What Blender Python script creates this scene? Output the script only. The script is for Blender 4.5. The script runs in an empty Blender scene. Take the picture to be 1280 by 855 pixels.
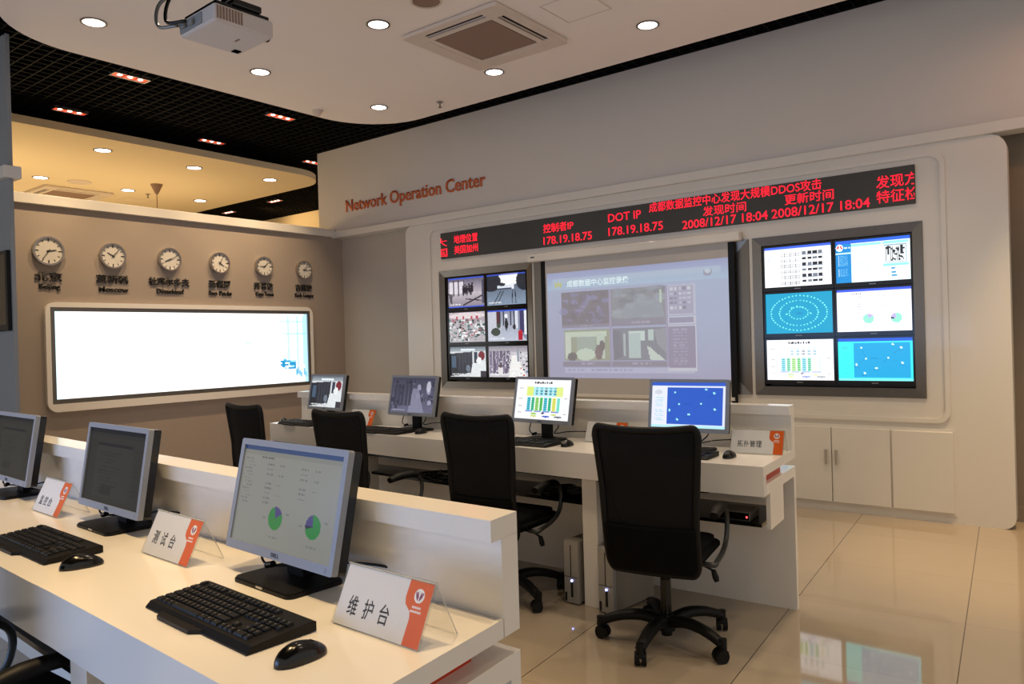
import bpy, bmesh, math, random
import numpy as np
from mathutils import Matrix, Vector
S = bpy.context.scene
COL = S.collection
PI = math.pi
R = math.radians

# ------------------------------------------------------------------ camera
cam_d = bpy.data.cameras.new('camera')
cam_d.sensor_width = 36.0
cam_d.lens = 955.716 / 1280.0 * 36.0
cam_d.clip_start = 0.02
cam = bpy.data.objects.new('camera', cam_d)
COL.objects.link(cam)
_y, _p, _r = R(37.843), R(-0.1598), R(-1.60015)
_f = Vector((-math.sin(_y), math.cos(_y), 0)); _rt = Vector((math.cos(_y), math.sin(_y), 0)); _up = Vector((0, 0, 1))
_f, _up = _f * math.cos(_p) + _up * math.sin(_p), -_f * math.sin(_p) + _up * math.cos(_p)
_rt, _up = _rt * math.cos(_r) + _up * math.sin(_r), -_rt * math.sin(_r) + _up * math.cos(_r)
_m = Matrix((_rt, _up, -_f)).transposed().to_4x4()
_m.translation = Vector((0, 0, 1.5))
cam.matrix_world = _m
S.camera = cam

# ------------------------------------------------------------------ world, view, lamps
S.view_settings.view_transform = 'Standard'
S.view_settings.look = 'None'
S.view_settings.gamma = 1.0
S.view_settings.exposure = 0.14
S.view_settings.use_curve_mapping = False
wd = bpy.data.worlds.new('world'); S.world = wd
wd.use_nodes = True
bg = wd.node_tree.nodes['Background']
bg.inputs[0].default_value = (1.0, 0.94, 0.88, 1)
bg.inputs[1].default_value = 0.62


def spot(name, loc, target, power, col, size=60, blend=0.6, rad=0.05):
    d = bpy.data.lights.new(name, 'SPOT')
    d.energy = power; d.color = col; d.spot_size = R(size); d.spot_blend = blend; d.shadow_soft_size = rad
    o = bpy.data.objects.new(name, d); COL.objects.link(o)
    o.location = loc
    o.rotation_euler = (Vector(target) - Vector(loc)).to_track_quat('-Z', 'Y').to_euler()
    return o


def area(name, loc, target, power, col, sx, sy):
    d = bpy.data.lights.new(name, 'AREA'); d.shape = 'RECTANGLE'; d.size = sx; d.size_y = sy
    d.energy = power; d.color = col
    o = bpy.data.objects.new(name, d); COL.objects.link(o)
    o.location = loc
    o.rotation_euler = (Vector(target) - Vector(loc)).to_track_quat('-Z', 'Y').to_euler()
    return o


WARM = (1.0, 0.72, 0.42)
DOWN = [(x, y) for y in (2.63, 4.05, 5.46) for x in (-5.9, -4.36, -2.8, -1.25, 0.3)]
for (x, y) in DOWN:
    spot('downlight_lamp', (x, y, 3.93), (x, y, 0), 85 if y > 5 else 55, (1.0, 0.80, 0.56), 95, 0.9, 0.06)
# halogen rows over the front desk
for (x, y, pw) in ((-4.3, 1.25, 150), (-2.75, 1.0, 190), (-1.75, 0.9, 190), (-0.9, 1.3, 95)):
    spot('desk_halogen_lamp', (x, y, 4.0), (x - 0.1, y + 0.05, 0.88), pw, (1.0, 0.70, 0.36), 60, 0.8, 0.05)
# halogens in the black ceiling washing the clock wall
for y in (2.9, 3.58, 4.4, 5.05, 5.6):
    spot('wall_halogen_lamp', (-7.31, y, 4.0), (-8.15, y, 1.3), 85, WARM, 75, 0.8, 0.04)
# strong halogens beyond the right edge of the view
spot('corner_halogen_lamp', (-0.15, 6.05, 3.9), (-0.25, 6.0, 0), 330, (1.0, 0.66, 0.30), 50, 0.8, 0.04)
spot('corner_halogen_lamp', (0.9, 5.9, 3.35), (0.05, 6.66, 3.12), 30, (1.0, 0.45, 0.2), 60, 0.7, 0.04)
# window daylight behind the camera
area('window_daylight', (-3.6, -1.7, 1.1), (-3.0, 2.0, 0.8), 58, (0.26, 0.50, 1.0), 3.6, 1.2)
# unseen point lights added beyond the clock wall, in place of warm bounce
for (x, y) in ((-10.6, 3.2), (-10.8, 5.6), (-13.5, 4.5)):
    d = bpy.data.lights.new('far_room_fill', 'POINT'); d.energy = 75; d.color = (1.0, 0.72, 0.38); d.shadow_soft_size = 0.5
    o = bpy.data.objects.new('far_room_fill', d); COL.objects.link(o); o.location = (x, y, 2.3)
spot('far_wall_lamp', (-12.5, 8.3, 4.0), (-12.4, 9.4, 3.6), 40, (1.0, 0.66, 0.3), 100, 0.8)

# ------------------------------------------------------------------ materials
def lin(h):
    h = h.lstrip('#'); v = [int(h[i:i + 2], 16) / 255 for i in (0, 2, 4)]
    return tuple(((c / 12.92) if c <= .04045 else ((c + .055) / 1.055) ** 2.4) for c in v)


def mat(name, col, rough=0.5, metal=0.0, spec=0.5, noise=0.0, nscale=40, bump=0.0, coat=0.0, aniso=0.0, trans=0.0, alpha=1.0, ior=1.45):
    m = bpy.data.materials.new(name); m.use_nodes = True
    nt = m.node_tree; b = nt.nodes['Principled BSDF']
    c = lin(col) if isinstance(col, str) else col
    b.inputs['Base Color'].default_value = (*c, 1)
    b.inputs['Roughness'].default_value = rough
    b.inputs['Metallic'].default_value = metal
    b.inputs['Specular IOR Level'].default_value = spec
    b.inputs['Coat Weight'].default_value = coat
    b.inputs['Coat Roughness'].default_value = 0.06
    b.inputs['Transmission Weight'].default_value = trans
    b.inputs['Alpha'].default_value = alpha
    b.inputs['IOR'].default_value = ior
    b.inputs['Anisotropic'].default_value = aniso
    if noise or bump:
        tc = nt.nodes.new('ShaderNodeTexCoord'); n = nt.nodes.new('ShaderNodeTexNoise')
        n.inputs['Scale'].default_value = nscale; n.inputs['Detail'].default_value = 4
        nt.links.new(tc.outputs['Object'], n.inputs['Vector'])
        if noise:
            mx = nt.nodes.new('ShaderNodeMix'); mx.data_type = 'RGBA'
            mx.inputs[6].default_value = (*[v * (1 - noise) for v in c], 1)
            mx.inputs[7].default_value = (*[min(1, v * (1 + noise)) for v in c], 1)
            nt.links.new(n.outputs['Fac'], mx.inputs[0]); nt.links.new(mx.outputs[2], b.inputs['Base Color'])
        if bump:
            bp = nt.nodes.new('ShaderNodeBump'); bp.inputs['Strength'].default_value = bump; bp.inputs['Distance'].default_value = 0.002
            nt.links.new(n.outputs['Fac'], bp.inputs['Height']); nt.links.new(bp.outputs['Normal'], b.inputs['Normal'])
    return m


def emit(name, col, strength):
    m = bpy.data.materials.new(name); m.use_nodes = True
    nt = m.node_tree; b = nt.nodes['Principled BSDF']
    c = lin(col) if isinstance(col, str) else col
    b.inputs['Base Color'].default_value = (*[v * .2 for v in c], 1)
    b.inputs['Emission Color'].default_value = (*c, 1)
    b.inputs['Emission Strength'].default_value = strength
    return m


def picture_mat(name, strength, rough=0.25, base=0.02, spec=0.4):
    """a lit display: shows the colours stored on its mesh"""
    m = bpy.data.materials.new(name); m.use_nodes = True
    nt = m.node_tree; b = nt.nodes['Principled BSDF']
    a = nt.nodes.new('ShaderNodeAttribute'); a.attribute_name = 'picture'
    b.inputs['Base Color'].default_value = (base, base, base, 1)
    b.inputs['Roughness'].default_value = rough
    b.inputs['Specular IOR Level'].default_value = spec
    nt.links.new(a.outputs['Color'], b.inputs['Emission Color'])
    b.inputs['Emission Strength'].default_value = strength
    return m


M = {}
M['white_lam'] = mat('white_gloss_laminate', '#e9e4dc', 0.22, spec=0.5, coat=0.25, noise=0.015, nscale=3)
M['panel_white'] = mat('white_painted_panel', '#d9d4ca', 0.3, coat=0.2, noise=0.015, nscale=2)
M['wall_paint'] = mat('off_white_wall_paint', '#cfc8c0', 0.75, noise=0.02, nscale=4, bump=0.05)
M['grey_wall'] = mat('grey_wall_covering', '#b3aa9d', 0.65, noise=0.04, nscale=60, bump=0.1)
M['clock_wall'] = mat('taupe_wall_covering', '#9d9084', 0.65, noise=0.05, nscale=60, bump=0.1)
M['dark_wall'] = mat('dark_taupe_wall', '#86796a', 0.6, noise=0.04, nscale=30)
M['cool_wall'] = mat('cool_grey_paint', '#8b8e8f', 0.7, noise=0.02, nscale=8)
M['ceil_white'] = mat('white_ceiling_plaster', '#f0e7df', 0.85, noise=0.015, nscale=3)
M['ceil_far'] = mat('cream_ceiling_plaster', '#e0cfae', 0.85, noise=0.015, nscale=3)
M['grid_black'] = mat('black_grid_metal', '#030303', 0.7, spec=0.2)
M['void_black'] = mat('black_ceiling_void', '#030303', 1.0, spec=0.0)
M['black_plastic'] = mat('black_plastic', '#09090a', 0.5, spec=0.3, bump=0.08, nscale=300)
M['key_black'] = mat('black_key_plastic', '#0b0b0c', 0.5, spec=0.3)
M['gloss_black'] = mat('gloss_black_plastic', '#09090a', 0.18)
M['bezel_silver'] = mat('silver_bezel_plastic', '#858b97', 0.42, metal=0.2, noise=0.02, nscale=200)
M['steel'] = mat('brushed_steel', '#7d766c', 0.34, metal=0.95, aniso=0.6, noise=0.08, nscale=20)
M['chrome'] = mat('grey_metal_tube', '#8b8c8a', 0.35, metal=0.8)
M['fabric_black'] = mat('black_seat_fabric', '#0a0a0b', 0.9, spec=0.15, noise=0.3, nscale=400, bump=0.4)
M['chair_plastic'] = mat('chair_black_nylon', '#070708', 0.5, spec=0.3)
M['red_lam'] = mat('orange_red_laminate', '#c23a14', 0.35)
M['brown_letter'] = mat('orange_brown_lettering', '#c45f2c', 0.5)
M['black_letter'] = mat('black_lettering', '#0c0a09', 0.5)
M['paper'] = mat('white_card', '#e6e6ea', 0.6)
M['orange'] = mat('orange_print', '#e2600c', 0.5)
M['paper_white'] = mat('white_print', '#f4f4f6', 0.5)
M['ink'] = mat('dark_ink', '#23232b', 0.6)
M['emblem_red'] = mat('purple_red_print', '#8c3f6c', 0.5)
M['tower_silver'] = mat('silver_case_plastic', '#a9a8a4', 0.35, metal=0.5)
M['tower_side'] = mat('painted_case_steel', '#8d857a', 0.45, metal=0.2)
M['clock_rim'] = mat('silver_clock_rim', '#b9b4ac', 0.25, metal=0.9)
M['clock_dial'] = mat('white_clock_dial', '#cfcac0', 0.5)
M['proj_white'] = mat('white_projector_plastic', '#c9c2be', 0.45)
M['ac_white'] = mat('white_vent_plastic', '#d6c8ba', 0.5)
M['ac_grille'] = mat('taupe_vent_filter', '#8c7263', 0.7, noise=0.1, nscale=120)
M['shelf_grey'] = mat('grey_shelf_board', '#6b665e', 0.6)
M['led_face'] = mat('dark_matrix_face', '#2f3030', 0.6, noise=0.2, nscale=300)
M['led_red'] = emit('lit_red_matrix', (1.0, 0.010, 0.030), 1.5)
M['lamp_on'] = emit('lit_downlight', (1.0, 0.93, 0.92), 9.0)
M['lamp_warm'] = emit('lit_halogen', (1.0, 0.72, 0.55), 5.0)
M['lamp_glow'] = emit('glowing_halogen_reflector', (1.0, 0.06, 0.02), 2.2)
M['led_blue'] = emit('blue_power_light', (0.35, 0.4, 1.0), 8.0)
M['led_point'] = emit('red_status_light', (1.0, 0.05, 0.05), 4.0)
M['screen_cloth'] = mat('white_projection_cloth', '#b9b6b2', 0.9)
M['scr_bright'] = picture_mat('bright_display', 1.25)
M['scr_cctv'] = picture_mat('camera_feed_display', 0.9)
M['scr_desk'] = picture_mat('desk_display', 0.95)
M['scr_oblique'] = picture_mat('dimmed_desk_display', 0.28, spec=0.25)
M['scr_dark'] = picture_mat('dark_desk_display', 0.045, rough=0.5, base=0.008, spec=0.12)
M['scr_proj'] = picture_mat('projected_picture', 0.5, rough=0.9, base=0.35, spec=0.0)  # projector's light put into self-glowing colour on the cloth
M['scr_light'] = picture_mat('backlit_film', 1.35, rough=0.4)


def acrylic(name):
    m = bpy.data.materials.new(name); m.use_nodes = True; nt = m.node_tree
    nt.nodes.remove(nt.nodes['Principled BSDF'])
    out = nt.nodes['Material Output']
    t = nt.nodes.new('ShaderNodeBsdfTransparent'); t.inputs[0].default_value = (0.95, 0.95, 0.94, 1)
    g = nt.nodes.new('ShaderNodeBsdfGlossy'); g.inputs['Roughness'].default_value = 0.04
    mx = nt.nodes.new('ShaderNodeMixShader'); mx.inputs[0].default_value = 0.03
    nt.links.new(t.outputs[0], mx.inputs[1]); nt.links.new(g.outputs[0], mx.inputs[2])
    nt.links.new(mx.outputs[0], out.inputs[0])
    return m


M['acrylic_edge'] = mat('frosted_acrylic_edge', '#d8d6d0', 0.3, alpha=0.55)
M['arm_metal'] = mat('dark_grey_arm_metal', '#4a4c4b', 0.45, metal=0.6)
M['handle'] = mat('satin_handle_metal', '#a8a298', 0.4, metal=0.3)
M['acrylic'] = acrylic('clear_acrylic')


def mesh_cloth(name):
    m = bpy.data.materials.new(name); m.use_nodes = True; nt = m.node_tree
    b = nt.nodes['Principled BSDF']; out = nt.nodes['Material Output']
    b.inputs['Base Color'].default_value = (0.006, 0.006, 0.007, 1); b.inputs['Roughness'].default_value = 0.8
    b.inputs['Specular IOR Level'].default_value = 0.2
    t = nt.nodes.new('ShaderNodeBsdfTransparent')
    mx = nt.nodes.new('ShaderNodeMixShader'); mx.inputs[0].default_value = 0.95
    nt.links.new(t.outputs[0], mx.inputs[1]); nt.links.new(b.outputs[0], mx.inputs[2]); nt.links.new(mx.outputs[0], out.inputs[0])
    return m


M['mesh_cloth'] = mesh_cloth('black_open_mesh')


def tile_mat():
    m = bpy.data.materials.new('polished_beige_tile'); m.use_nodes = True; nt = m.node_tree
    b = nt.nodes['Principled BSDF']; L = nt.links.new
    geo = nt.nodes.new('ShaderNodeNewGeometry')
    mp = nt.nodes.new('ShaderNodeMapping'); mp.vector_type = 'POINT'
    mp.inputs['Rotation'].default_value = (0, 0, -R(4.8557))
    mp.inputs['Location'].default_value = (1.0297, -5.28, 0)
    L(geo.outputs['Position'], mp.inputs['Vector'])
    sc = nt.nodes.new('ShaderNodeVectorMath'); sc.operation = 'SCALE'; sc.inputs['Scale'].default_value = 1 / 0.8168
    L(mp.outputs['Vector'], sc.inputs[0])
    sep = nt.nodes.new('ShaderNodeSeparateXYZ'); L(sc.outputs[0], sep.inputs[0])

    def edge(o, width):
        fr = nt.nodes.new('ShaderNodeMath'); fr.operation = 'FRACT'; L(o, fr.inputs[0])
        s1 = nt.nodes.new('ShaderNodeMath'); s1.operation = 'SUBTRACT'; L(fr.outputs[0], s1.inputs[0]); s1.inputs[1].default_value = 0.5
        ab = nt.nodes.new('ShaderNodeMath'); ab.operation = 'ABSOLUTE'; L(s1.outputs[0], ab.inputs[0])
        g = nt.nodes.new('ShaderNodeMath'); g.operation = 'GREATER_THAN'; L(ab.outputs[0], g.inputs[0]); g.inputs[1].default_value = 0.5 - width
        return g.outputs[0]
    ex = edge(sep.outputs['X'], 0.0028); ey = edge(sep.outputs['Y'], 0.0016)
    hf = nt.nodes.new('ShaderNodeMath'); hf.operation = 'MULTIPLY'; hf.inputs[1].default_value = 0.45; L(ey, hf.inputs[0])
    mxx = nt.nodes.new('ShaderNodeMath'); mxx.operation = 'MAXIMUM'; L(ex, mxx.inputs[0]); L(hf.outputs[0], mxx.inputs[1])
    fl = nt.nodes.new('ShaderNodeVectorMath'); fl.operation = 'FLOOR'; L(sc.outputs[0], fl.inputs[0])
    wn = nt.nodes.new('ShaderNodeTexWhiteNoise'); wn.noise_dimensions = '2D'; L(fl.outputs[0], wn.inputs['Vector'])
    ns = nt.nodes.new('ShaderNodeTexNoise'); ns.inputs['Scale'].default_value = 7; ns.inputs['Detail'].default_value = 5
    L(geo.outputs['Position'], ns.inputs['Vector'])
    ad = nt.nodes.new('ShaderNodeMath'); ad.operation = 'ADD'; L(wn.outputs['Value'], ad.inputs[0]); L(ns.outputs['Fac'], ad.inputs[1])
    hv = nt.nodes.new('ShaderNodeMath'); hv.operation = 'MULTIPLY'; hv.inputs[1].default_value = 0.5; L(ad.outputs[0], hv.inputs[0])
    c1 = nt.nodes.new('ShaderNodeMix'); c1.data_type = 'RGBA'
    c1.inputs[6].default_value = (*lin('#a2937f'), 1); c1.inputs[7].default_value = (*lin('#aa9b86'), 1)
    L(hv.outputs[0], c1.inputs[0])
    c2 = nt.nodes.new('ShaderNodeMix'); c2.data_type = 'RGBA'; c2.inputs[7].default_value = (*lin('#4a3f35'), 1)
    L(mxx.outputs[0], c2.inputs[0]); L(c1.outputs[2], c2.inputs[6]); L(c2.outputs[2], b.inputs['Base Color'])
    b.inputs['Roughness'].default_value = 0.045
    b.inputs['Specular IOR Level'].default_value = 0.6
    return m


M['tile'] = tile_mat()

# ------------------------------------------------------------------ mesh helpers
I4 = Matrix.Identity(4)
MV = Matrix(((1, 0, 0, 0), (0, 0, -1, 0), (0, 1, 0, 0), (0, 0, 0, 1)))   # (u,v,w) -> (u,-w,v): faces -Y
MC = Matrix(((0, 0, 1, 0), (1, 0, 0, 0), (0, 1, 0, 0), (0, 0, 0, 1)))    # (u,v,w) -> (w,u,v): faces +X


def T(x, y, z): return Matrix.Translation((x, y, z))
def RZ(a): return Matrix.Rotation(R(a), 4, 'Z')
def RX(a): return Matrix.Rotation(R(a), 4, 'X')
def RY(a): return Matrix.Rotation(R(a), 4, 'Y')
def new(): return bmesh.new()


def box(bm, c, s, m=I4, bev=0.0, mi=0, seg=2):
    r = bmesh.ops.create_cube(bm, size=1.0)
    vs = r['verts']
    bmesh.ops.scale(bm, vec=s, verts=vs)
    fs = list({f for v in vs for f in v.link_faces})
    if bev:
        es = list({e for v in vs for e in v.link_edges})
        g = bmesh.ops.bevel(bm, geom=es, offset=bev, segments=seg, affect='EDGES', profile=0.5)
        vs = list({v for f in g['faces'] for v in f.verts} | {v for v in vs if v.is_valid})
        fs = list({f for v in vs for f in v.link_faces})
    bmesh.ops.transform(bm, matrix=m @ T(*c), verts=vs)
    for f in fs: f.material_index = mi
    return bm


def cyl(bm, c, r, h, m=I4, seg=24, r2=None, mi=0):
    g = bmesh.ops.create_cone(bm, cap_ends=True, segments=seg, radius1=r, radius2=r if r2 is None else r2, depth=h)
    bmesh.ops.transform(bm, matrix=m @ T(*c), verts=g['verts'])
    for f in {f for v in g['verts'] for f in v.link_faces}: f.material_index = mi
    return bm


def sphere(bm, c, s, m=I4, u=16, v=10, mi=0):
    g = bmesh.ops.create_uvsphere(bm, u_segments=u, v_segments=v, radius=1.0)
    bmesh.ops.scale(bm, vec=s, verts=g['verts'])
    bmesh.ops.transform(bm, matrix=m @ T(*c), verts=g['verts'])
    for f in {f for q in g['verts'] for f in q.link_faces}: f.material_index = mi
    return bm


def catmull(pts, n=6):
    P = [Vector(p) for p in pts]; out = []
    Q = [P[0] * 2 - P[1]] + P + [P[-1] * 2 - P[-2]]
    for i in range(1, len(Q) - 2):
        a, b, c, d = Q[i - 1:i + 3]
        for k in range(n):
            t = k / n
            out.append(0.5 * ((2 * b) + (c - a) * t + (2 * a - 5 * b + 4 * c - d) * t * t + (3 * b - a - 3 * c + d) * t ** 3))
    out.append(P[-1]); return out


def tube(bm, pts, r, seg=8, smooth=True, n=6, mi=0, m=I4, closed=False, flat=1.0):
    P = catmull(pts, n) if smooth else [Vector(p) for p in pts]
    rs = r if isinstance(r, (list, tuple)) else None
    rings = []; up = None; N = len(P)
    for i, p in enumerate(P):
        t = (P[min(i + 1, N - 1)] - P[max(i - 1, 0)]).normalized()
        if up is None:
            up = Vector((0, 0, 1)) if abs(t.z) < .9 else Vector((1, 0, 0))
        sd = t.cross(up).normalized(); up = sd.cross(t).normalized()
        if rs:
            f = i / (N - 1) * (len(rs) - 1); k = min(int(f), len(rs) - 2); rr = rs[k] + (rs[k + 1] - rs[k]) * (f - k)
        else: rr = r
        rings.append([bm.verts.new(m @ (p + sd * math.cos(a) * rr + up * math.sin(a) * rr * flat)) for a in [2 * PI * j / seg for j in range(seg)]])
    for i in range(N - 1):
        for j in range(seg):
            f = bm.faces.new((rings[i][j], rings[i][(j + 1) % seg], rings[i + 1][(j + 1) % seg], rings[i + 1][j])); f.material_index = mi; f.smooth = True
    f = bm.faces.new(rings[0][::-1]); f.material_index = mi
    f = bm.faces.new(rings[-1]); f.material_index = mi
    return bm


def prism(bm, outer, z0, z1, m=I4, holes=(), mi=0):
    """extruded polygon (u,v) from w=z0 to w=z1, with optional holes"""
    if not holes:
        vs0 = [bm.verts.new(m @ Vector((x, y, z0))) for x, y in outer]
        vs1 = [bm.verts.new(m @ Vector((x, y, z1))) for x, y in outer]
        n = len(outer)
        fs = [bm.faces.new(vs0[::-1]), bm.faces.new(vs1)]
        for i in range(n):
            fs.append(bm.faces.new((vs0[i], vs0[(i + 1) % n], vs1[(i + 1) % n], vs1[i])))
        for f in fs: f.material_index = mi
        bmesh.ops.recalc_face_normals(bm, faces=fs)
        return bm
    t = bmesh.new(); es = []
    for loop in [outer] + list(holes):
        vs = [t.verts.new((x, y, z0)) for x, y in loop]
        for i in range(len(vs)): es.append(t.edges.new((vs[i], vs[(i + 1) % len(vs)])))
    bmesh.ops.triangle_fill(t, use_beauty=True, use_dissolve=False, edges=es)
    g = bmesh.ops.extrude_face_region(t, geom=list(t.faces))
    nv = [e for e in g['geom'] if isinstance(e, bmesh.types.BMVert)]
    bmesh.ops.translate(t, vec=(0, 0, z1 - z0), verts=nv)
    bmesh.ops.recalc_face_normals(t, faces=list(t.faces))
    bmesh.ops.transform(t, matrix=m, verts=list(t.verts))
    for f in t.faces: f.material_index = mi
    tmp = bpy.data.meshes.new('tmp'); t.to_mesh(tmp); t.free(); bm.from_mesh(tmp); bpy.data.meshes.remove(tmp)
    return bm


def rrect(x0, y0, x1, y1, r, seg=8):
    rr = r if isinstance(r, (list, tuple)) else (r, r, r, r)   # bl, br, tr, tl
    out = []
    for (cx, cy, a0, q) in ((x0, y0, 180, rr[0]), (x1, y0, 270, rr[1]), (x1, y1, 0, rr[2]), (x0, y1, 90, rr[3])):
        sx = 1 if cx == x0 else -1; sy = 1 if cy == y0 else -1
        if q <= 0: out.append((cx, cy)); continue
        for k in range(seg + 1):
            a = R(a0 + 90 * k / seg); out.append((cx + sx * q + q * math.cos(a), cy + sy * q + q * math.sin(a)))
    return out


def disc_pts(cx, cy, rx, ry=None, n=32):
    ry = rx if ry is None else ry
    return [(cx + rx * math.cos(2 * PI * k / n), cy + ry * math.sin(2 * PI * k / n)) for k in range(n)]


def obj(name, bm, mats, parent=None, smooth=False, label=None, kind=None, off=None, auto=False):
    if off is not None: bmesh.ops.translate(bm, vec=(-off[0], -off[1], -off[2]), verts=list(bm.verts))
    me = bpy.data.meshes.new(name); bm.to_mesh(me); bm.free()
    for m in (mats if isinstance(mats, (list, tuple)) else [mats]): me.materials.append(M[m] if isinstance(m, str) else m)
    if smooth:
        for p in me.polygons: p.use_smooth = True
    o = bpy.data.objects.new(name, me); COL.objects.link(o)
    if parent is not None: o.parent = parent
    if label: o['label'] = label
    if kind: o['kind'] = kind
    return o


def tag(o, label, cat, group=None):
    o['label'] = label; o['category'] = cat
    if group: o['group'] = group
    return o


def thing(name, label, cat, loc=(0, 0, 0), rz=0.0, group=None):
    o = bpy.data.objects.new(name, None); COL.objects.link(o)
    o.empty_display_size = 0.1
    o.location = loc; o.rotation_euler = (0, 0, R(rz))
    return tag(o, label, cat, group)


def struct(name, bm, m, **k):
    return obj(name, bm, m, kind='structure', **k)


def copy_thing(src, loc, rz=0.0, label=None, name=None):
    r = src.copy(); COL.objects.link(r); r.location = loc; r.rotation_euler = (0, 0, R(rz))
    if label: r['label'] = label

    def kids(a, b):
        for ch in [c for c in a.children]:
            d = ch.copy(); COL.objects.link(d); d.parent = b; kids(ch, d)
    kids(src, r)
    return r


def text_bm(body, w, h, m=I4, depth=0.004, bold=0.0, mi=0, keep=False):
    """lettering fitted to w x h, centred on the origin of m, standing out by depth"""
    cu = bpy.data.curves.new('lettering', 'FONT'); cu.body = body; cu.size = 1.0
    cu.align_x = 'CENTER'; cu.resolution_u = 3
    cu.offset = bold
    ob = bpy.data.objects.new('lettering_tmp', cu); COL.objects.link(ob)
    bpy.context.view_layer.update()
    dg = bpy.context.evaluated_depsgraph_get()
    me = bpy.data.meshes.new_from_object(ob.evaluated_get(dg))
    bpy.data.objects.remove(ob); bpy.data.curves.remove(cu)
    bm = bmesh.new(); bm.from_mesh(me); bpy.data.meshes.remove(me)
    if len(bm.verts) == 0: return bm
    xs = [v.co.x for v in bm.verts]; ys = [v.co.y for v in bm.verts]
    sx = w / max(1e-6, max(xs) - min(xs)); sy = h / max(1e-6, max(ys) - min(ys)) if h else sx
    cx = (max(xs) + min(xs)) / 2; cy = (max(ys) + min(ys)) / 2
    for v in bm.verts: v.co = Vector(((v.co.x - cx) * sx, (v.co.y - cy) * sy, 0.0))
    if depth:
        g = bmesh.ops.extrude_face_region(bm, geom=list(bm.faces))
        bmesh.ops.translate(bm, vec=(0, 0, depth), verts=[e for e in g['geom'] if isinstance(e, bmesh.types.BMVert)])
    bmesh.ops.transform(bm, matrix=m, verts=list(bm.verts))
    for f in bm.faces: f.material_index = mi
    return bm


def join(bm, other):
    tmp = bpy.data.meshes.new('tmp'); other.to_mesh(tmp); other.free(); bm.from_mesh(tmp); bpy.data.meshes.remove(tmp)
    return bm

# ------------------------------------------------------------------ displayed pictures
class Pic:
    def __init__(s, w, h, bgc='#ffffff'):
        s.w, s.h = w, h; s.a = np.zeros((h, w, 3), np.float32); s.a[:] = s.c(bgc)
        s.X, s.Y = np.meshgrid((np.arange(w) + .5) / w, (np.arange(h) + .5) / h)

    def c(s, c): return np.array(lin(c) if isinstance(c, str) else c, np.float32)

    def put(s, mask, c, a=1.0): s.a[mask] = s.a[mask] * (1 - a) + s.c(c) * a; return s

    def rect(s, x0, y0, x1, y1, c, a=1.0): return s.put((s.X >= x0) & (s.X < x1) & (s.Y >= y0) & (s.Y < y1), c, a)

    def ell(s, cx, cy, rx, ry, c, a=1.0): return s.put(((s.X - cx) / rx) ** 2 + ((s.Y - cy) / ry) ** 2 < 1, c, a)

    def poly(s, pts, c, a=1.0):
        ins = np.zeros((s.h, s.w), bool); n = len(pts)
        for i in range(n):
            x0, y0 = pts[i]; x1, y1 = pts[(i + 1) % n]
            if y0 == y1: continue
            cr = ((y0 > s.Y) != (y1 > s.Y)) & (s.X < (x1 - x0) * (s.Y - y0) / (y1 - y0) + x0)
            ins ^= cr
        return s.put(ins, c, a)

    def line(s, x0, y0, x1, y1, wd, c, a=1.0):
        asp = s.w / s.h
        dx, dy = (x1 - x0) * asp, y1 - y0; L = math.hypot(dx, dy) or 1
        u = (((s.X - x0) * asp) * dx + (s.Y - y0) * dy) / L; v = np.abs(((s.X - x0) * asp) * dy - (s.Y - y0) * dx) / L
        return s.put((u >= -wd / 2) & (u <= L + wd / 2) & (v < wd / 2), c, a)

    def pie(s, cx, cy, r, a0, a1, c):
        asp = s.w / s.h
        dx = (s.X - cx) * asp; dy = s.Y - cy; an = np.degrees(np.arctan2(-dy, dx)) % 360
        return s.put((dx * dx + dy * dy < r * r) & (an >= a0) & (an < a1), c)

    def vgrad(s, x0, y0, x1, y1, c0, c1, a=1.0):
        k = (s.X >= x0) & (s.X < x1) & (s.Y >= y0) & (s.Y < y1); t = ((s.Y - y0) / (y1 - y0))[k][:, None]
        s.a[k] = s.a[k] * (1 - a) + (s.c(c0) * (1 - t) + s.c(c1) * t) * a; return s

    def words(s, x, y, w, c, h=0.012, seed=0, a=0.8):
        """a row of small illegible word blocks"""
        rg = random.Random(seed); p = x
        while p < x + w:
            q = p + rg.uniform(.012, .035); s.rect(p, y, min(q, x + w), y + h, c, a * rg.uniform(.6, 1)); p = q + .009
        return s

    def noise(s, amp, seed=0, k=1):
        rg = np.random.RandomState(seed); n = rg.rand(s.h // k + 1, s.w // k + 1).astype(np.float32)
        n = np.repeat(np.repeat(n, k, 0), k, 1)[:s.h, :s.w]
        s.a *= (1 + amp * (n - .5) * 2)[:, :, None]; return s


def screen_bm(pic, w, h, m=I4, w0=0.0):
    """flat display of w x h centred on m (u right, v up, facing +w) carrying the picture's colours"""
    bm = bmesh.new(); nx, ny = pic.w, pic.h
    lay = bm.loops.layers.float_color.new('picture')
    V = [[bm.verts.new(m @ Vector((-w / 2 + w * i / nx, h / 2 - h * j / ny, w0))) for i in range(nx + 1)] for j in range(ny + 1)]
    for j in range(ny):
        for i in range(nx):
            f = bm.faces.new((V[j + 1][i], V[j + 1][i + 1], V[j][i + 1], V[j][i]))
            c = pic.a[j, i]; cc = (float(c[0]), float(c[1]), float(c[2]), 1.0)
            for l in f.loops: l[lay] = cc
    return bm


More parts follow.
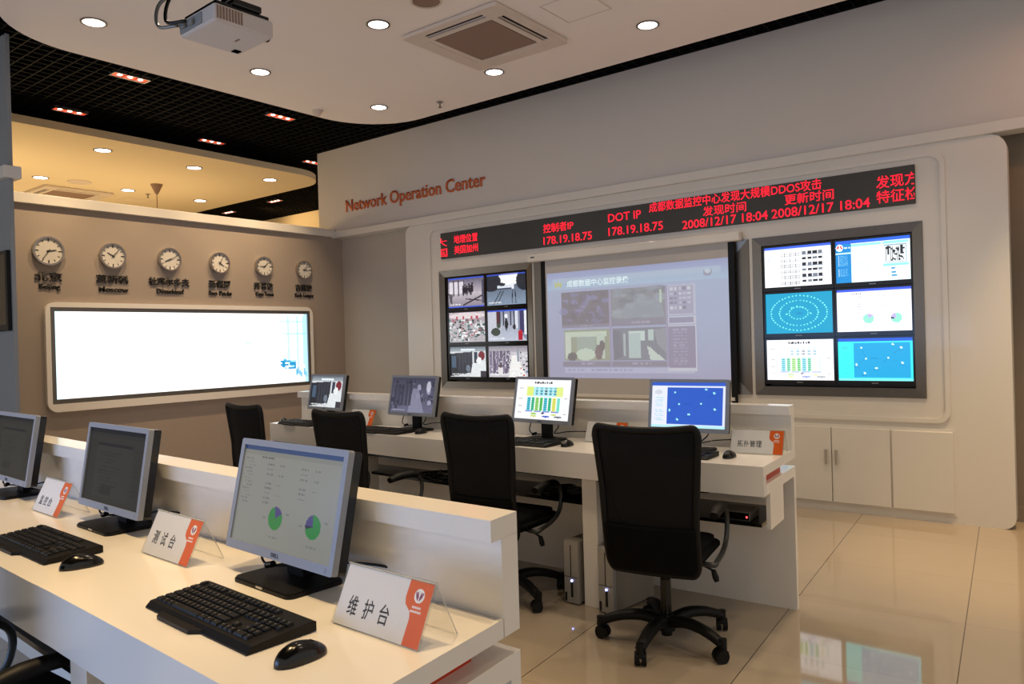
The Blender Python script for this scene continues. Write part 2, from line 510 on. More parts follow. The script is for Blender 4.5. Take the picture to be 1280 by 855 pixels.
def pic_hall():
    p = Pic(66, 46, '#8d8496'); p.vgrad(0, 0, 1, .5, '#55506a', '#b9b0bb'); p.vgrad(0, .5, 1, 1, '#c5bcc4', '#8a8090')
    for i, x in enumerate((.03, .17, .31)):
        p.rect(x, .12, x + .11, .52, '#efe9f2', .8); p.rect(x + .11, .08, x + .135, .6, '#1b1824')
    p.poly([(0, .5), (.12, .55), (.1, .9), (.04, .8)], '#201c2a', .8)
    for x, y in ((.42, .3), (.47, .26), (.52, .3), (.58, .24), (.63, .3), (.67, .22)):
        p.ell(x, y, .022, .045, '#191521'); p.ell(x, y + .16, .03, .14, '#231d2c')
    p.line(.42, .92, .95, .62, .05, '#2a2430'); p.line(.5, .72, .9, .8, .035, '#2a2430'); p.rect(.93, .1, 1, .9, '#4d4a60')
    p.rect(0, 0, 1, .05, '#3d5bd6'); p.rect(0, .95, 1, 1, '#3d5bd6'); p.words(.05, .88, .3, '#ffffff', .035, 3)
    return p.noise(.16, 1)


def pic_road():
    p = Pic(66, 46, '#5d6b80'); p.vgrad(0, 0, 1, 1, '#3c4456', '#8a9bb2')
    p.ell(.58, .16, .3, .22, '#ffffff'); p.ell(.12, .25, .25, .3, '#232833'); p.ell(.95, .25, .2, .32, '#232833')
    p.rect(.27, .37, .66, .46, '#dfe6f2'); p.rect(.27, .45, .66, .49, '#3b4152'); p.rect(.63, .32, .7, .5, '#eef2fa'); p.ell(.4, .34, .08, .05, '#2b2f3a')
    p.line(.36, .55, .17, .95, .03, '#252a36'); p.line(.43, .55, .27, .95, .03, '#252a36'); p.line(.72, .55, .74, .95, .03, '#252a36'); p.line(.66, .55, .64, .95, .03, '#252a36')
    p.rect(0, 0, 1, .05, '#3d5bd6', .8); p.words(.04, .9, .33, '#ffffff', .035, 8)
    return p.noise(.12, 2)


def pic_office():
    p = Pic(66, 46, '#b8b2b8'); p.vgrad(0, 0, 1, .3, '#c9bcc4', '#a89aa2'); rg = random.Random(5)
    p.ell(.5, .12, .5, .1, '#e6d8da')
    for i in range(150):
        x = rg.random(); y = rg.uniform(.22, .95); c = rg.choice(['#f2f2f5', '#2f3439', '#6e8a86', '#b06a72', '#dfe3e6', '#3c5a5c', '#8d8790', '#1b1e22'])
        p.ell(x, y, rg.uniform(.015, .05), rg.uniform(.02, .05), c)
    for x in (.2, .38, .6, .75): p.rect(x, .12, x + .05, .24, '#b5485a')
    p.words(.05, .9, .3, '#ffffff', .035, 4)
    return p.noise(.2, 3)


def pic_corridor():
    p = Pic(66, 46, '#a9aec0'); p.vgrad(0, 0, 1, 1, '#8f93a8', '#c2c8d8')
    p.poly([(0, 0), (.28, .05), (.36, .55), (0, 1)], '#c9cbd8'); p.rect(.22, .04, .3, .5, '#54262c')
    p.poly([(.62, .03), (1, 0), (1, 1), (.8, .75)], '#8a8ea6'); p.rect(.82, .02, .92, .75, '#3f3a66'); p.rect(.7, .04, .78, .6, '#dfe2ee'); p.rect(.93, .03, 1, .8, '#eef0f8')
    for x in (.31, .4, .58, .66): p.rect(x, .05, x + .03, .5, '#2c3040')
    p.ell(.48, .2, .04, .08, '#f4f6ff')
    p.ell(.48, .3, .025, .05, '#16161e'); p.ell(.48, .46, .045, .15, '#15151d'); p.rect(.455, .55, .475, .68, '#15151d'); p.rect(.485, .55, .505, .68, '#15151d')
    p.ell(.2, .7, .12, .13, '#3a4238'); p.ell(.28, .5, .05, .09, '#3e4a40'); p.ell(.68, .55, .04, .09, '#2f2a33')
    p.rect(.78, .7, .88, .98, '#b3142f'); p.ell(.83, .72, .05, .06, '#c21a36')
    p.rect(0, 0, 1, .04, '#3d5bd6'); p.words(.04, .9, .4, '#ffffff', .04, 9)
    return p.noise(.12, 4)


def pic_racks():
    p = Pic(66, 46, '#d9dde2'); p.vgrad(0, 0, 1, .16, '#6b7680', '#aab3ba'); p.rect(.3, .07, .7, .13, '#e9f6fb')
    p.poly([(0, .22), (.2, .2), (.22, .95), (0, .98)], '#20242c'); p.poly([(.2, .2), (.62, .16), (.62, .84), (.22, .95)], '#343844')
    for i in range(5): p.line(.22 + i * .085, .2, .23 + i * .085, .92, .02, '#15181f')
    p.rect(.04, .3, .16, .7, '#5a7898', .5); p.ell(.5, .72, .06, .12, '#6f7a8a')
    p.rect(.66, .18, .76, .6, '#2f3a4c'); p.poly([(.62, .55), (1, .5), (1, 1), (.55, 1)], '#e6ebee')
    p.ell(.87, .3, .09, .15, '#7a2430'); p.ell(.8, .47, .07, .12, '#f2f4f6'); p.rect(.84, .8, 1, 1, '#3a3440')
    p.words(.05, .9, .35, '#ffffff', .04, 14)
    return p.noise(.14, 5)


def pic_store():
    p = Pic(66, 46, '#cfcbd2'); p.vgrad(0, 0, 1, .2, '#8d8894', '#b9b4bd')
    for i in range(6): p.poly([(.02 + i * .09, .15), (.09 + i * .09, .15), (.1 + i * .08, .85), (.02 + i * .08, .9)], '#6a6078' if i % 2 else '#857b92')
    rg = random.Random(3)
    for i in range(60): p.rect(*(lambda x, y: (x, y, x + .03, y + .04))(rg.uniform(.02, .55), rg.uniform(.2, .9)), rg.choice(['#3b3548', '#e3dfe6', '#564c62', '#aaa3b3']))
    p.poly([(.6, .3), (.72, .3), (.95, 1), (.5, 1)], '#f4f2f0'); p.ell(.3, .78, .07, .14, '#e4dfe2'); p.ell(.3, .64, .04, .06, '#5a4a50')
    for i in range(14): p.rect(.8 + .07 * (i % 3), .2 + .055 * i, .84 + .07 * (i % 3), .24 + .055 * i, rg.choice(['#c0343c', '#3c6cae', '#efeff2', '#2d2a33']))
    p.rect(.72, .12, .78, .5, '#8f9ba8'); p.words(.04, .9, .45, '#ffffff', .04, 15)
    return p.noise(.15, 6)


def pic_list():
    p = Pic(84, 54, '#fdfdff'); p.rect(0, 0, 1, .06, '#3f62e8'); p.rect(0, .06, 1, .12, '#dfe6f7')
    for i in range(7): p.rect(.03, .16 + .045 * i, .03 + .05 + .03 * (i % 3), .175 + .045 * i, '#9aa4b4', .8)
    p.rect(.11, .14, .13, .8, '#dadfe8')
    for r in range(6):
        y = .17 + r * .14
        for k in range(14): p.rect(.25 + k * .021, y, .262 + k * .021, y + .085, '#59606c', .8)
        p.rect(.25, y + .03, .545, y + .045, '#fdfdff', .5)
        for k in range(4): p.rect(.57 + k * .08, y - .02, .635 + k * .08, y + .045, '#20242c' if (k + r) % 3 else '#6e7782')
        p.rect(.57, y + .055, .88, y + .065, '#8890a0')
    return p


def pic_portal():
    p = Pic(84, 54, '#e8fafd'); p.rect(0, 0, 1, .07, '#2b62d6'); p.rect(0, .07, .22, 1, '#1583c8'); p.rect(0, .27, .22, .31, '#bfe6fa')
    p.ell(.055, .16, .05, .08, '#ffffff')
    for dx, dy in ((-.026, .0), (-.014, -.03), (.014, -.03), (.026, .0)): p.ell(.055 + dx, .16 + dy, .013, .026, '#e0233c')
    p.words(.115, .15, .09, '#e8f6ff', .03, 2)
    for i in range(14): p.rect(.03, .36 + .035 * i, .05, .375 + .035 * i, '#e2f3ff'); p.words(.06, .36 + .035 * i, .11, '#7cc4ec', .015, i)
    p.rect(.22, .09, .62, .14, '#8fe0ee')
    for i in range(7): p.words(.3, .2 + .085 * i, .24 - .03 * (i % 2), '#9fb2bd', .014, 30 + i, .6)
    p.rect(.64, .1, .98, .15, '#8fe0ee'); p.rect(.65, .17, .95, .6, '#9fb6c0'); p.rect(.66, .2, .94, .58, '#e9eef0')
    rg = random.Random(2)
    for k in range(12): p.rect(.68 + k * .021, .22, .685 + k * .021, .56, '#5c666e', .8)
    for k in range(26):
        x = rg.uniform(.67, .91); y = rg.uniform(.21, .52); p.rect(x, y, x + .022, y + .035, '#14181c')
    for x in (.7, .87): p.rect(x, .21, x + .03, .4, '#20262b')
    p.rect(.64, .62, .98, .66, '#8fe0ee')
    for i, y in enumerate((.71, .79, .87)): p.rect(.75, y, .8 + .01 * i, y + .04, '#2f8fc0')
    return p


def pic_rings():
    p = Pic(96, 60, '#0f93ba')
    for rx, ry, n in ((.42, .43, 46), (.29, .31, 34), (.14, .15, 18)):
        for k in range(n):
            a = 2 * PI * k / n; p.ell(.5 + rx * math.cos(a), .5 + ry * math.sin(a), .011, .016, '#7df5e6')
    for x, y in ((.4, .36), (.48, .33), (.56, .36), (.68, .52), (.32, .52)): p.ell(x, y, .014, .018, '#7df5e6')
    for k in range(5): p.ell(.47 + .02 * k, .5 + .02 * (k % 2), .008, .012, '#0e6fae')
    return p


def pic_pies(bgc='#f6f4fb', side='#e7e6f4', bar='#3b57dc', gcol='#8fe0c4', alt='#b9a9df', w=84, h=54):
    p = Pic(w, h, bgc); p.rect(0, 0, 1, .05, bar); p.rect(0, .05, 1, .09, side)
    for i in range(14): p.words(.03 + .02 * (i % 3), .13 + .035 * i, .07, '#6a6f80', .014, 40 + i, .5)
    p.words(.2, .1, .13, '#2a2c38', .022, 7, .9)
    for bx, n in ((.27, 8), (.62, 6)):
        for i in range(n):
            p.words(bx, .17 + .05 * i + (.04 if i > 2 else 0), .07, '#4a4c58', .016, 60 + i, .6)
            if i % 2 == 0: p.words(bx + .13, .17 + .05 * i, .05, '#6a6c78', .014, 80 + i, .5)
    for cx, a in ((.43, 30), (.8, 100)):
        p.pie(cx, .7, .115, 0, 360, gcol); p.pie(cx, .7, .115, a, a + 75, alt)
        p.words(cx - .04, .88, .09, '#777984', .014, 5, .5); p.words(cx + .1, .63, .03, '#777984', .02, 6, .5); p.words(cx - .13, .7, .03, '#777984', .02, 6, .5)
    p.pie(.8, .7, .115, 175, 195, '#2d3346'); return p


def pic_arch(strong=False, w=96, h=60):
    p = Pic(w, h, '#f7f7fb')
    a = 1.0 if strong else .7
    for i, x in enumerate((.33, .36, .39, .43, .47, .51, .55, .59, .63)): p.rect(x, .05 + .01 * (i % 2), x + .026, .105 - .006 * (i % 3), '#16181f')
    cols = ['#d8ef7c', '#a9e9ee', '#a9e9ee', '#a9e9ee', '#dff08a']
    if strong:
        p.rect(.2, .18, .32, .42, '#dfee7a'); p.rect(.32, .18, .74, .42, '#b5ecf2'); p.rect(.74, .18, .86, .42, '#e2f08c')
    for r in range(3):
        for k in range(5): p.rect(.36 + .085 * k, .2 + .07 * r, .41 + .085 * k, .225 + .07 * r, '#3ba0bd' if k != 2 else '#42506a', a); p.rect(.37 + .085 * k, .235 + .07 * r, .4 + .085 * k, .245 + .07 * r, '#38414c', a * .8)
    for k in range(8):
        x = .22 + .078 * k
        c = ['#49c7d4', '#2fbf8f', '#9ae05c', '#54c85c', '#49c7d4', '#2fbf8f', '#e6e65a', '#7be8d0'][k]
        p.rect(x, .45, x + .06, .78, c, a if strong else (.75 if k < 6 else .25))
        for i in range(6): p.rect(x + .012, .48 + .05 * i, x + .048, .5 + .05 * i, '#24614e' if k % 2 else '#2c4c80', a * (.9 if k < 6 else .5))
    for k in range(4): p.rect(.2 + .16 * k, .79, .33 + .16 * k, .815, '#4b67cf', a * .8)
    for i, (x, y, wd, c) in enumerate(((.3, .85, .12, '#9fd06a'), (.5, .83, .06, '#3c4660'), (.68, .86, .1, '#c9d86a'), (.3, .91, .12, '#c8d85a'), (.52, .91, .14, '#2d54c8'), (.74, .91, .14, '#5a6470'))):
        p.ell(x + wd / 2, y + .01, wd / 2, .022, c, a)
    for y in (.22, .48, .66, .84): p.rect(.05, y, .12, y + .018, '#6b6f7c', .7)
    for y in (.45, .84): p.rect(.9, y, .95, y + .018, '#6b6f7c', .7)
    return p


def pic_topo(bgc='#1a9bd0', left='#38e8ea', rim='#37d9e6', dot='#d5fff8', w=84, h=54, tree='#1fc8d4'):
    p = Pic(w, h, rim); p.rect(0, 0, 1, .07, '#2a58c8'); p.rect(0, .07, .22, 1, left); p.rect(.22, .12, .96, .92, bgc)
    p.ell(.09, .22, .05, .05, '#46586a', .25)
    for i in range(13): p.words(.05 + .015 * (i % 2), .34 + .045 * i, .1, tree, .016, 90 + i, .8)
    pts = [(.32, .22), (.74, .15), (.85, .23), (.38, .48), (.68, .46), (.86, .58), (.25, .62), (.52, .7), (.36, .82)]
    for a, b in ((3, 4), (4, 2), (6, 3), (7, 4), (0, 3), (5, 4)): p.line(*pts[a], *pts[b], .007, '#123c6e', .35)
    for x, y in pts: p.ell(x, y, .017, .024, dot); p.words(x - .04, y + .05, .07, '#123c6e', .012, int(x * 99), .5)
    p.rect(0, .94, 1, 1, '#8ff0f0', .6); return p


def pic_night(seed=1, tint='#5a5a78'):
    p = Pic(80, 52, tint); p.vgrad(0, 0, 1, 1, '#34344a', '#62627c'); rg = random.Random(seed)
    for i in range(40):
        x, y = rg.random(), rg.uniform(.1, .9); p.ell(x, y, rg.uniform(.01, .05), rg.uniform(.02, .09), rg.choice(['#26263a', '#80809c', '#3c3c54', '#9a9ab4', '#1c1c2c']), .8)
    p.poly([(.5, .3), (.62, .3), (.8, 1), (.42, 1)], '#8b8ba4', .7)
    for i in range(5): p.rect(.05 + .09 * i, .2, .12 + .09 * i, .8, '#2a2a3e', .8)
    p.ell(.86, .25, .05, .16, '#c8c8d8', .8); p.words(.05, .92, .3, '#d8d8e4', .03, 3); return p.noise(.12, seed)


def pic_form(): 
    p = Pic(80, 52, '#9c9a86'); p.rect(0, 0, 1, .06, '#20304e'); p.rect(0, .06, 1, .12, '#8a8a7c')
    p.rect(.03, .14, .16, .95, '#8e8c7a'); p.rect(.18, .2, .8, .24, '#22304a'); p.rect(.18, .24, .8, .92, '#a8a692')
    for i in range(12): p.words(.22, .3 + .05 * i, .4 - .05 * (i % 4), '#5c5a4c', .018, i); p.words(.85, .25 + .05 * i, .1, '#605e50', .018, i + 30)
    p.rect(.3, .75, .5, .88, '#75735f'); return p


def pic_projection():
    p = Pic(168, 104, '#a6aad2'); p.vgrad(0, 0, 1, 1, '#a9bce2', '#a2a6d2'); 
    g = ((p.X - .88) / .35) ** 2 + ((p.Y - .35) / .7) ** 2; k = np.clip(1 - g, 0, 1)[:, :, None]; p.a = p.a * (1 - k * .55) + p.c('#a5c2ea') * k * .55
    p.vgrad(.0, .0, 1, .16, '#8f9fd8', '#a9cdf0'); p.rect(.035, .06, .965, .15, '#c6e2f4', .45); p.rect(.035, .11, .965, .15, '#8fb4e6', .35)
    p.ell(.9, .105, .022, .032, '#8490b6'); p.ell(.9, .095, .016, .02, '#c9dff2')
    # four camera pictures, a control column and a caption bar
    p.rect(.09, .19, .375, .50, '#65677f'); p.rect(.385, .19, .685, .47, '#7f8c9c')
    rg = random.Random(8)
    for i in range(50):
        x, y = rg.uniform(.1, .36), rg.uniform(.22, .47); p.ell(x, y, rg.uniform(.008, .03), rg.uniform(.01, .04), rg.choice(['#5c5e76', '#7376a6', '#53556a', '#8388c0']), .7)
    for i in range(40):
        x, y = rg.uniform(.4, .66), rg.uniform(.2, .45); p.ell(x, y, rg.uniform(.01, .04), rg.uniform(.01, .04), rg.choice(['#6f8098', '#8fa2b8', '#62708a', '#9fb4c4']), .6)
    p.poly([(.47, .33), (.66, .3), (.68, .46), (.42, .46)], '#93a9bd', .6); p.rect(.655, .22, .668, .34, '#c9ead6', .8)
    p.rect(.09, .5, .375, .53, '#8084a2'); p.rect(.385, .47, .685, .53, '#8084a2'); p.words(.2, .505, .08, '#b9b7d6', .016, 3); p.words(.5, .49, .1, '#b9b7d6', .016, 4)
    p.rect(.1, .55, .375, .84, '#9aa894'); p.rect(.11, .57, .36, .62, '#cfe3d2'); p.rect(.11, .6, .14, .82, '#d4e6d8'); p.rect(.18, .62, .29, .75, '#9fb8b2'); p.rect(.3, .6, .345, .82, '#c8dfd2')
    p.ell(.23, .78, .06, .055, '#cfe6d6'); p.ell(.31, .76, .022, .07, '#6c5c6e'); p.ell(.15, .8, .03, .04, '#4f5766'); p.ell(.33, .7, .015, .05, '#565466')
    p.rect(.39, .55, .685, .84, '#76849c'); p.poly([(.39, .55), (.44, .58), (.45, .8), (.4, .84)], '#63708c'); p.rect(.48, .58, .57, .66, '#d4ecea'); p.rect(.485, .6, .55, .82, '#bcd8da'); p.rect(.45, .6, .465, .8, '#b2c8cc')
    p.poly([(.58, .7), (.68, .84), (.6, .84)], '#d4e8e2'); p.rect(.59, .57, .62, .66, '#c2dcdc'); p.poly([(.62, .57), (.685, .56), (.685, .78), (.64, .7)], '#8f9cae')
    p.rect(.09, .845, .685, .89, '#8084a2'); p.words(.2, .86, .08, '#b9b7d6', .016, 5); p.words(.5, .86, .1, '#b9b7d6', .016, 6)
    p.rect(.1, .9, .83, .95, '#bac3e8'); p.words(.12, .915, .1, '#8a8fc0', .02, 9); p.words(.26, .915, .24, '#8a8fc0', .02, 11)
    p.rect(.69, .19, .84, .45, '#c4cce8'); p.rect(.7, .2, .83, .44, '#a7acd0')
    for i in range(24): p.rect(.71 + .022 * (i % 5), .215 + .04 * (i // 5), .725 + .022 * (i % 5), .24 + .04 * (i // 5), rg.choice(['#d9e2f2', '#7b80aa', '#c5cde6']))
    p.rect(.69, .46, .84, .53, '#d3d9ee'); p.rect(.7, .475, .83, .515, '#9095be'); p.rect(.69, .54, .84, .93, '#d3d9ee'); p.rect(.697, .55, .833, .9, '#8a8ab2')
    for i in range(12): p.rect(.7, .57 + .027 * i, .705, .58 + .027 * i, '#c9cce4'); p.words(.72, .57 + .027 * i, .07, '#b2b5d6', .012, 20 + i)
    for x in (.375, .685): p.rect(x, .19, x + .01, .89, '#9c9ac4')
    return p.noise(.03, 9)


def pic_lightbox():
    p = Pic(130, 40, '#ffffff')
    g = np.clip((p.X - .80) / .2, 0, 1)[:, :, None]; p.a = p.a * (1 - g * .35) + p.c('#9fe6f6') * g * .35
    for x in (.9, .945, .975): p.rect(x, .02, x + .008, .75, '#56c4e4', .55)
    for y in (.12, .3): p.line(.86, y, .99, y - .02, .02, '#56c4e4', .45)
    for k in range(12): p.line(.66 + .025 * k, .42 - .006 * k, .685 + .025 * k, .4 + .012 * k, .02, '#c4eef4', .6)
    p.line(.62, .85, .72, .38, .06, '#d2f3f8', .6); p.line(.7, .4, .97, .62, .025, '#b5e6f0', .5)
    rg = random.Random(4)
    for i in range(24): p.ell(rg.uniform(.87, .93), rg.uniform(.66, .8), rg.uniform(.004, .012), rg.uniform(.01, .03), rg.choice(['#1d87b8', '#57b7d8', '#9edcee']))
    for i in range(8): p.rect(*(lambda x, y: (x, y, x + .006, y + .08))(rg.uniform(.93, .985), rg.uniform(.78, .88)), '#2f9cc8', .8)
    p.line(.12, .46, .17, .42, .02, '#e2f0ee', .8); p.rect(0, 0, .02, 1, '#c9f4fb', .7); p.rect(.985, 0, 1, 1, '#6cb8f0', .6); p.line(.03, .9, .08, .8, .02, '#d8f4f4', .6)
    return p


# ------------------------------------------------------------------ the room
bm = new(); box(bm, (-8.5, 4.0, -0.05), (25, 16, 0.1)); struct('floor', bm, 'tile')

# open black grid ceiling with its void
bm = new(); box(bm, (-7.5, 4.0, 4.75), (23, 16, 0.05)); struct('ceiling_void', bm, 'void_black')
bm = new()
PITCH = 0.115
for i in range(int(19 / PITCH)):
    box(bm, (-16.5 + i * PITCH, 4.2, 4.135), (0.008, 11.0, 0.05))
for j in range(int(11 / PITCH)):
    box(bm, (-7.0, -1.3 + j * PITCH, 4.135), (19.0, 0.008, 0.05))
struct('ceiling_grid', bm, 'grid_black')

# white suspended ceiling over the desks and the cream one next door
bm = new(); prism(bm, rrect(-6.63, 2.03, 3.4, 6.05, (.75, 0, 0, .74), 14), 3.95, 4.06); struct('ceiling_white', bm, 'ceil_white')
bm = new(); prism(bm, rrect(-16.6, -1.0, -8.80, 7.22, (0, 0, .62, 0), 12), 3.88, 3.965); struct('ceiling_far', bm, 'ceil_far')

# display wall: upper white wall, grey recess below, dark recess to the right
bm = new(); prism(bm, [(-8.45, 2.94), (3.0, 2.94), (3.0, 4.11), (-8.45, 4.11)], -6.86, -6.66, MV); struct('wall_front', bm, 'wall_paint')
bm = new(); prism(bm, [(-8.3, 0), (-0.62, 0), (-0.62, 2.94), (-8.3, 2.94)], -6.90, -6.80, MV); struct('wall_front_lower', bm, 'grey_wall')
bm = new(); prism(bm, [(-0.62, 0), (3.0, 0), (3.0, 4.1), (-0.62, 4.1)], -7.06, -6.98, MV); struct('wall_right', bm, 'dark_wall')
bm = new(); prism(bm, [(-0.62, 0), (3.0, 0), (3.0, 0.12), (-0.62, 0.12)], -6.98, -6.965, MV); struct('baseboard_right', bm, 'dark_wall')
# ledges along the tops of the lower walls
bm = new()
box(bm, (-2.6, 6.715, 2.965), (11.2, 0.19, 0.085), bev=0.006)
struct('trim_1', bm, 'panel_white')
bm = new()
box(bm, (-8.205, 4.63, 2.985), (0.21, 4.26, 0.10), bev=0.006)
struct('trim_2', bm, 'panel_white')
# clock wall, column wall at far left
bm = new(); box(bm, (-8.25, 4.65, 1.475), (0.2, 4.32, 2.95)); struct('wall_left', bm, 'clock_wall')
bm = new(); box(bm, (-9.5, 2.455, 2.06), (4.9, 0.03, 4.12)); struct('wall_column', bm, 'cool_wall')
bm = new(); box(bm, (-9.5, 2.455, 2.985), (4.98, 0.13, 0.10), bev=0.006); struct('trim_3', bm, 'panel_white')
# next room
bm = new(); box(bm, (-13.2, 9.5, 2.06), (10, 0.16, 4.12)); struct('wall_far', bm, 'ceil_far')
bm = new(); box(bm, (-16.8, 4.0, 2.06), (0.16, 11, 4.12)); struct('wall_far_left', bm, 'ceil_far')

# white panel of the display wall, with openings for the screens
PX0, PX1 = -6.79, -0.545
holes = [rrect(a + .006, 0.961, b - .006, 2.329, 0) for a, b in ((-6.235, -4.875), (-4.84, -2.485), (-2.452, -1.108))]
bm = new()
prism(bm, rrect(PX0, 0.0, PX1, 2.922, (.05, .085, .12, .10), 8), -6.78, -6.66, MV, holes=holes)
struct('trim_4', bm, 'panel_white')
bm = new()   # raised rounded moulding that frames the screens
prism(bm, rrect(-6.40, 0.765, -0.945, 2.86, .10, 10), -6.66, -6.645, MV, holes=[rrect(-6.365, 0.80, -0.98, 2.825, .085, 10)])
struct('trim_5', bm, 'panel_white')

# cupboard under the screens
cab = thing('wall_cabinet', 'long low white cupboard built into the display wall under the right screens', 'cupboard', (-1.9, 6.655, 0))
bm = new(); box(bm, (-1.99, 6.657, 0.39), (2.14, 0.006, 0.66)); obj('back_panel', bm, 'panel_white', cab, off=cab.location)
xs = [-3.05, -2.27, -1.822, -1.372]
for i in range(3):
    bm = new(); box(bm, ((xs[i] + xs[i + 1]) / 2, 6.645, 0.39), (xs[i + 1] - xs[i] - 0.008, 0.022, 0.62), bev=0.002)
    dr = obj('door', bm, 'panel_white', cab, off=cab.location)
    if i:
        hx = xs[i + 1] - 0.04 if i == 1 else xs[i] + 0.04
        bm = new(); box(bm, (hx, 6.612, 0.455), (0.018, 0.012, 0.125), bev=0.003)
        for z in (.40, .51): box(bm, (hx, 6.625, z), (0.01, 0.026, 0.01))
        obj('handle', bm, 'handle', dr, off=cab.location, label='brushed steel bar handle')
bm = new(); box(bm, (-1.15, 6.645, 0.39), (0.425, 0.022, 0.62), bev=0.004); obj('fixed_panel', bm, 'panel_white', cab, off=cab.location)

# steel surrounds
def surround(name, x0, x1, label, z0=0.955, z1=2.335, t=0.075):
    g = thing(name, label, 'frame', ((x0 + x1) / 2, 6.66, z0))
    oy, iy = 6.646, 6.664
    def fr(a, b):  # outer edge pts -> inner
        return a, b
    O = [(x0, z0), (x1, z0), (x1, z1), (x0, z1)]; N = [(x0 + t, z0 + t), (x1 - t, z0 + t), (x1 - t, z1 - t), (x0 + t, z1 - t)]
    for k, nm in enumerate(('bottom_rail', 'side_rail', 'top_rail', 'side_rail')):
        a, b = O[k], O[(k + 1) % 4]; c, d = N[(k + 1) % 4], N[k]
        bm = new()
        A = [bm.verts.new((p[0], y, p[1])) for p, y in ((a, oy), (b, oy), (c, iy), (d, iy))]
        B = [bm.verts.new((p[0], y, p[1])) for p, y in ((a, 6.6595), (b, 6.6595), (c, 6.72), (d, 6.72))]
        bm.faces.new(A); bm.faces.new(B[::-1])
        for q in range(4): bm.faces.new((A[q], A[(q + 1) % 4], B[(q + 1) % 4], B[q]))
        bmesh.ops.recalc_face_normals(bm, faces=list(bm.faces))
        obj(nm, bm, 'steel', g, off=g.location)
    bm = new(); box(bm, ((x0 + x1) / 2, 6.765, (z0 + z1) / 2), (x1 - x0 - .12, 0.02, z1 - z0 - .12)); obj('back_plate', bm, 'gloss_black', g, off=g.location)
    return g


surround('screen_surround', -6.235, -4.875, 'brushed steel frame around the six camera monitors, left of the projection screen')
surround('screen_surround', -4.84, -2.485, 'brushed steel frame showing at both sides of the projection screen', t=0.16)
surround('screen_surround', -2.452, -1.108, 'brushed steel frame around the six bright blue and white monitors at right')


def wall_monitor(x, z, w, h, pic, m, label, group):
    g = thing('wall_monitor', label, 'monitor', (x, 6.688, z), 0, group)
    bm = new(); b = 0.016
    prism(bm, rrect(-w / 2, -h / 2, w / 2, h / 2, .006, 3), 0.0, 0.018, MV, holes=[rrect(-w / 2 + b, -h / 2 + b + .02, w / 2 - b, h / 2 - b, 0)])
    obj('bezel', bm, 'gloss_black', g)
    bm = new(); box(bm, (0, 0.028, 0), (w - .01, 0.05, h - .01)); obj('back_shell', bm, 'gloss_black', g)
    obj('screen', screen_bm(pic, w - 2 * b, h - 2 * b - .02, MV @ T(0, .01, .006)), m, g)
    bm = new(); box(bm, (0, -.0185, -h / 2 + .017), (.05, .001, .007)); obj('maker_mark', bm, 'chrome', g)
    return g


WZ = [2.055, 1.652, 1.25]
lefts = [(-5.843, 0, pic_hall(), 'black wall monitor showing people walking in a hall, upper left of the camera monitors'),
         (-5.252, 0, pic_road(), 'black wall monitor showing a road with lane lines, upper right of the camera monitors'),
         (-5.843, 1, pic_office(), 'black wall monitor showing a crowded office, middle left of the camera monitors'),
         (-5.252, 1, pic_corridor(), 'black wall monitor showing a dark figure in a corridor, middle right of the camera monitors'),
         (-5.843, 2, pic_racks(), 'black wall monitor showing dark server cabinets, lower left of the camera monitors'),
         (-5.252, 2, pic_store(), 'black wall monitor showing a pale aisle between racks, lower right of the camera monitors')]
for x, r, pc, lb in lefts: wall_monitor(x, WZ[r], 0.588, 0.398, pc, 'scr_cctv', lb, 'camera monitors left of the projection screen')
rights = [(-2.075, 0, pic_list(), 'black wall monitor showing rows of dark blocks on white, top left in the right frame'),
          (-1.48, 0, pic_portal(), 'black wall monitor showing a page with blue side menu, red emblem and grey plan'),
          (-2.075, 1, pic_rings(), 'black wall monitor showing dotted rings on blue'),
          (-1.48, 1, pic_pies(), 'black wall monitor showing two pale green pie charts'),
          (-2.075, 2, pic_arch(), 'black wall monitor showing a white diagram with green columns, bottom left in the right frame'),
          (-1.48, 2, pic_topo(), 'black wall monitor showing scattered points on turquoise, bottom right in the right frame')]
for x, r, pc, lb in rights: wall_monitor(x, WZ[r], 0.592, 0.398, pc, 'scr_bright', lb, 'status monitors right of the projection screen')

# projection screen; picture, title and emblem glow in place of the projector's light
ps = thing('projection_screen', 'white roll-down projection screen with black side borders hanging before the display wall', 'projection screen', (-3.63, 6.60, 2.36))
PO = ps.location
bm = new(); box(bm, (-3.70, 6.60, 2.362), (2.33, 0.085, 0.085), bev=0.012); cs = obj('roller_case', bm, 'panel_white', ps, off=PO)
bm = new(); box(bm, (-4.79, 6.556, 2.368), (.05, .002, .012)); obj('case_mark', bm, 'ink', cs, off=PO)
bm = new(); box(bm, (-3.655, 6.606, 1.63), (2.012, 0.003, 1.40)); obj('cloth', bm, 'screen_cloth', ps, off=PO)
for x in (-4.69, -2.628): bm = new(); box(bm, (x, 6.606, 1.60), (0.058, 0.004, 1.46)); obj('side_border', bm, 'black_plastic', ps, off=PO)
bm = new(); box(bm, (-3.655, 6.602, 0.915), (2.06, 0.022, 0.03)); obj('bottom_bar', bm, 'panel_white', ps, off=PO)
pj = obj('projected_picture', screen_bm(pic_projection(), 1.985, 1.095, MV @ T(-3.65, 1.637, -6.6035)), 'scr_proj', ps, off=PO)
bm = text_bm('成都数据中心监控录像', 0.72, 0.07, MV @ T(-4.03, 2.06, -6.6025), 0, 0.012)
obj('picture_title', bm, emit('pale_title_letters', '#dff0f2', 0.85), ps, off=PO)
bm = new()
for dx in (-.03, 0, .03): prism(bm, disc_pts(-4.50 + dx, 2.063 - abs(dx) * .3, .014, .028, 10), -6.6028, -6.6022, MV)
obj('picture_emblem', bm, emit('pale_yellow_emblem', '#d9dc9c', 0.55), ps, off=PO)

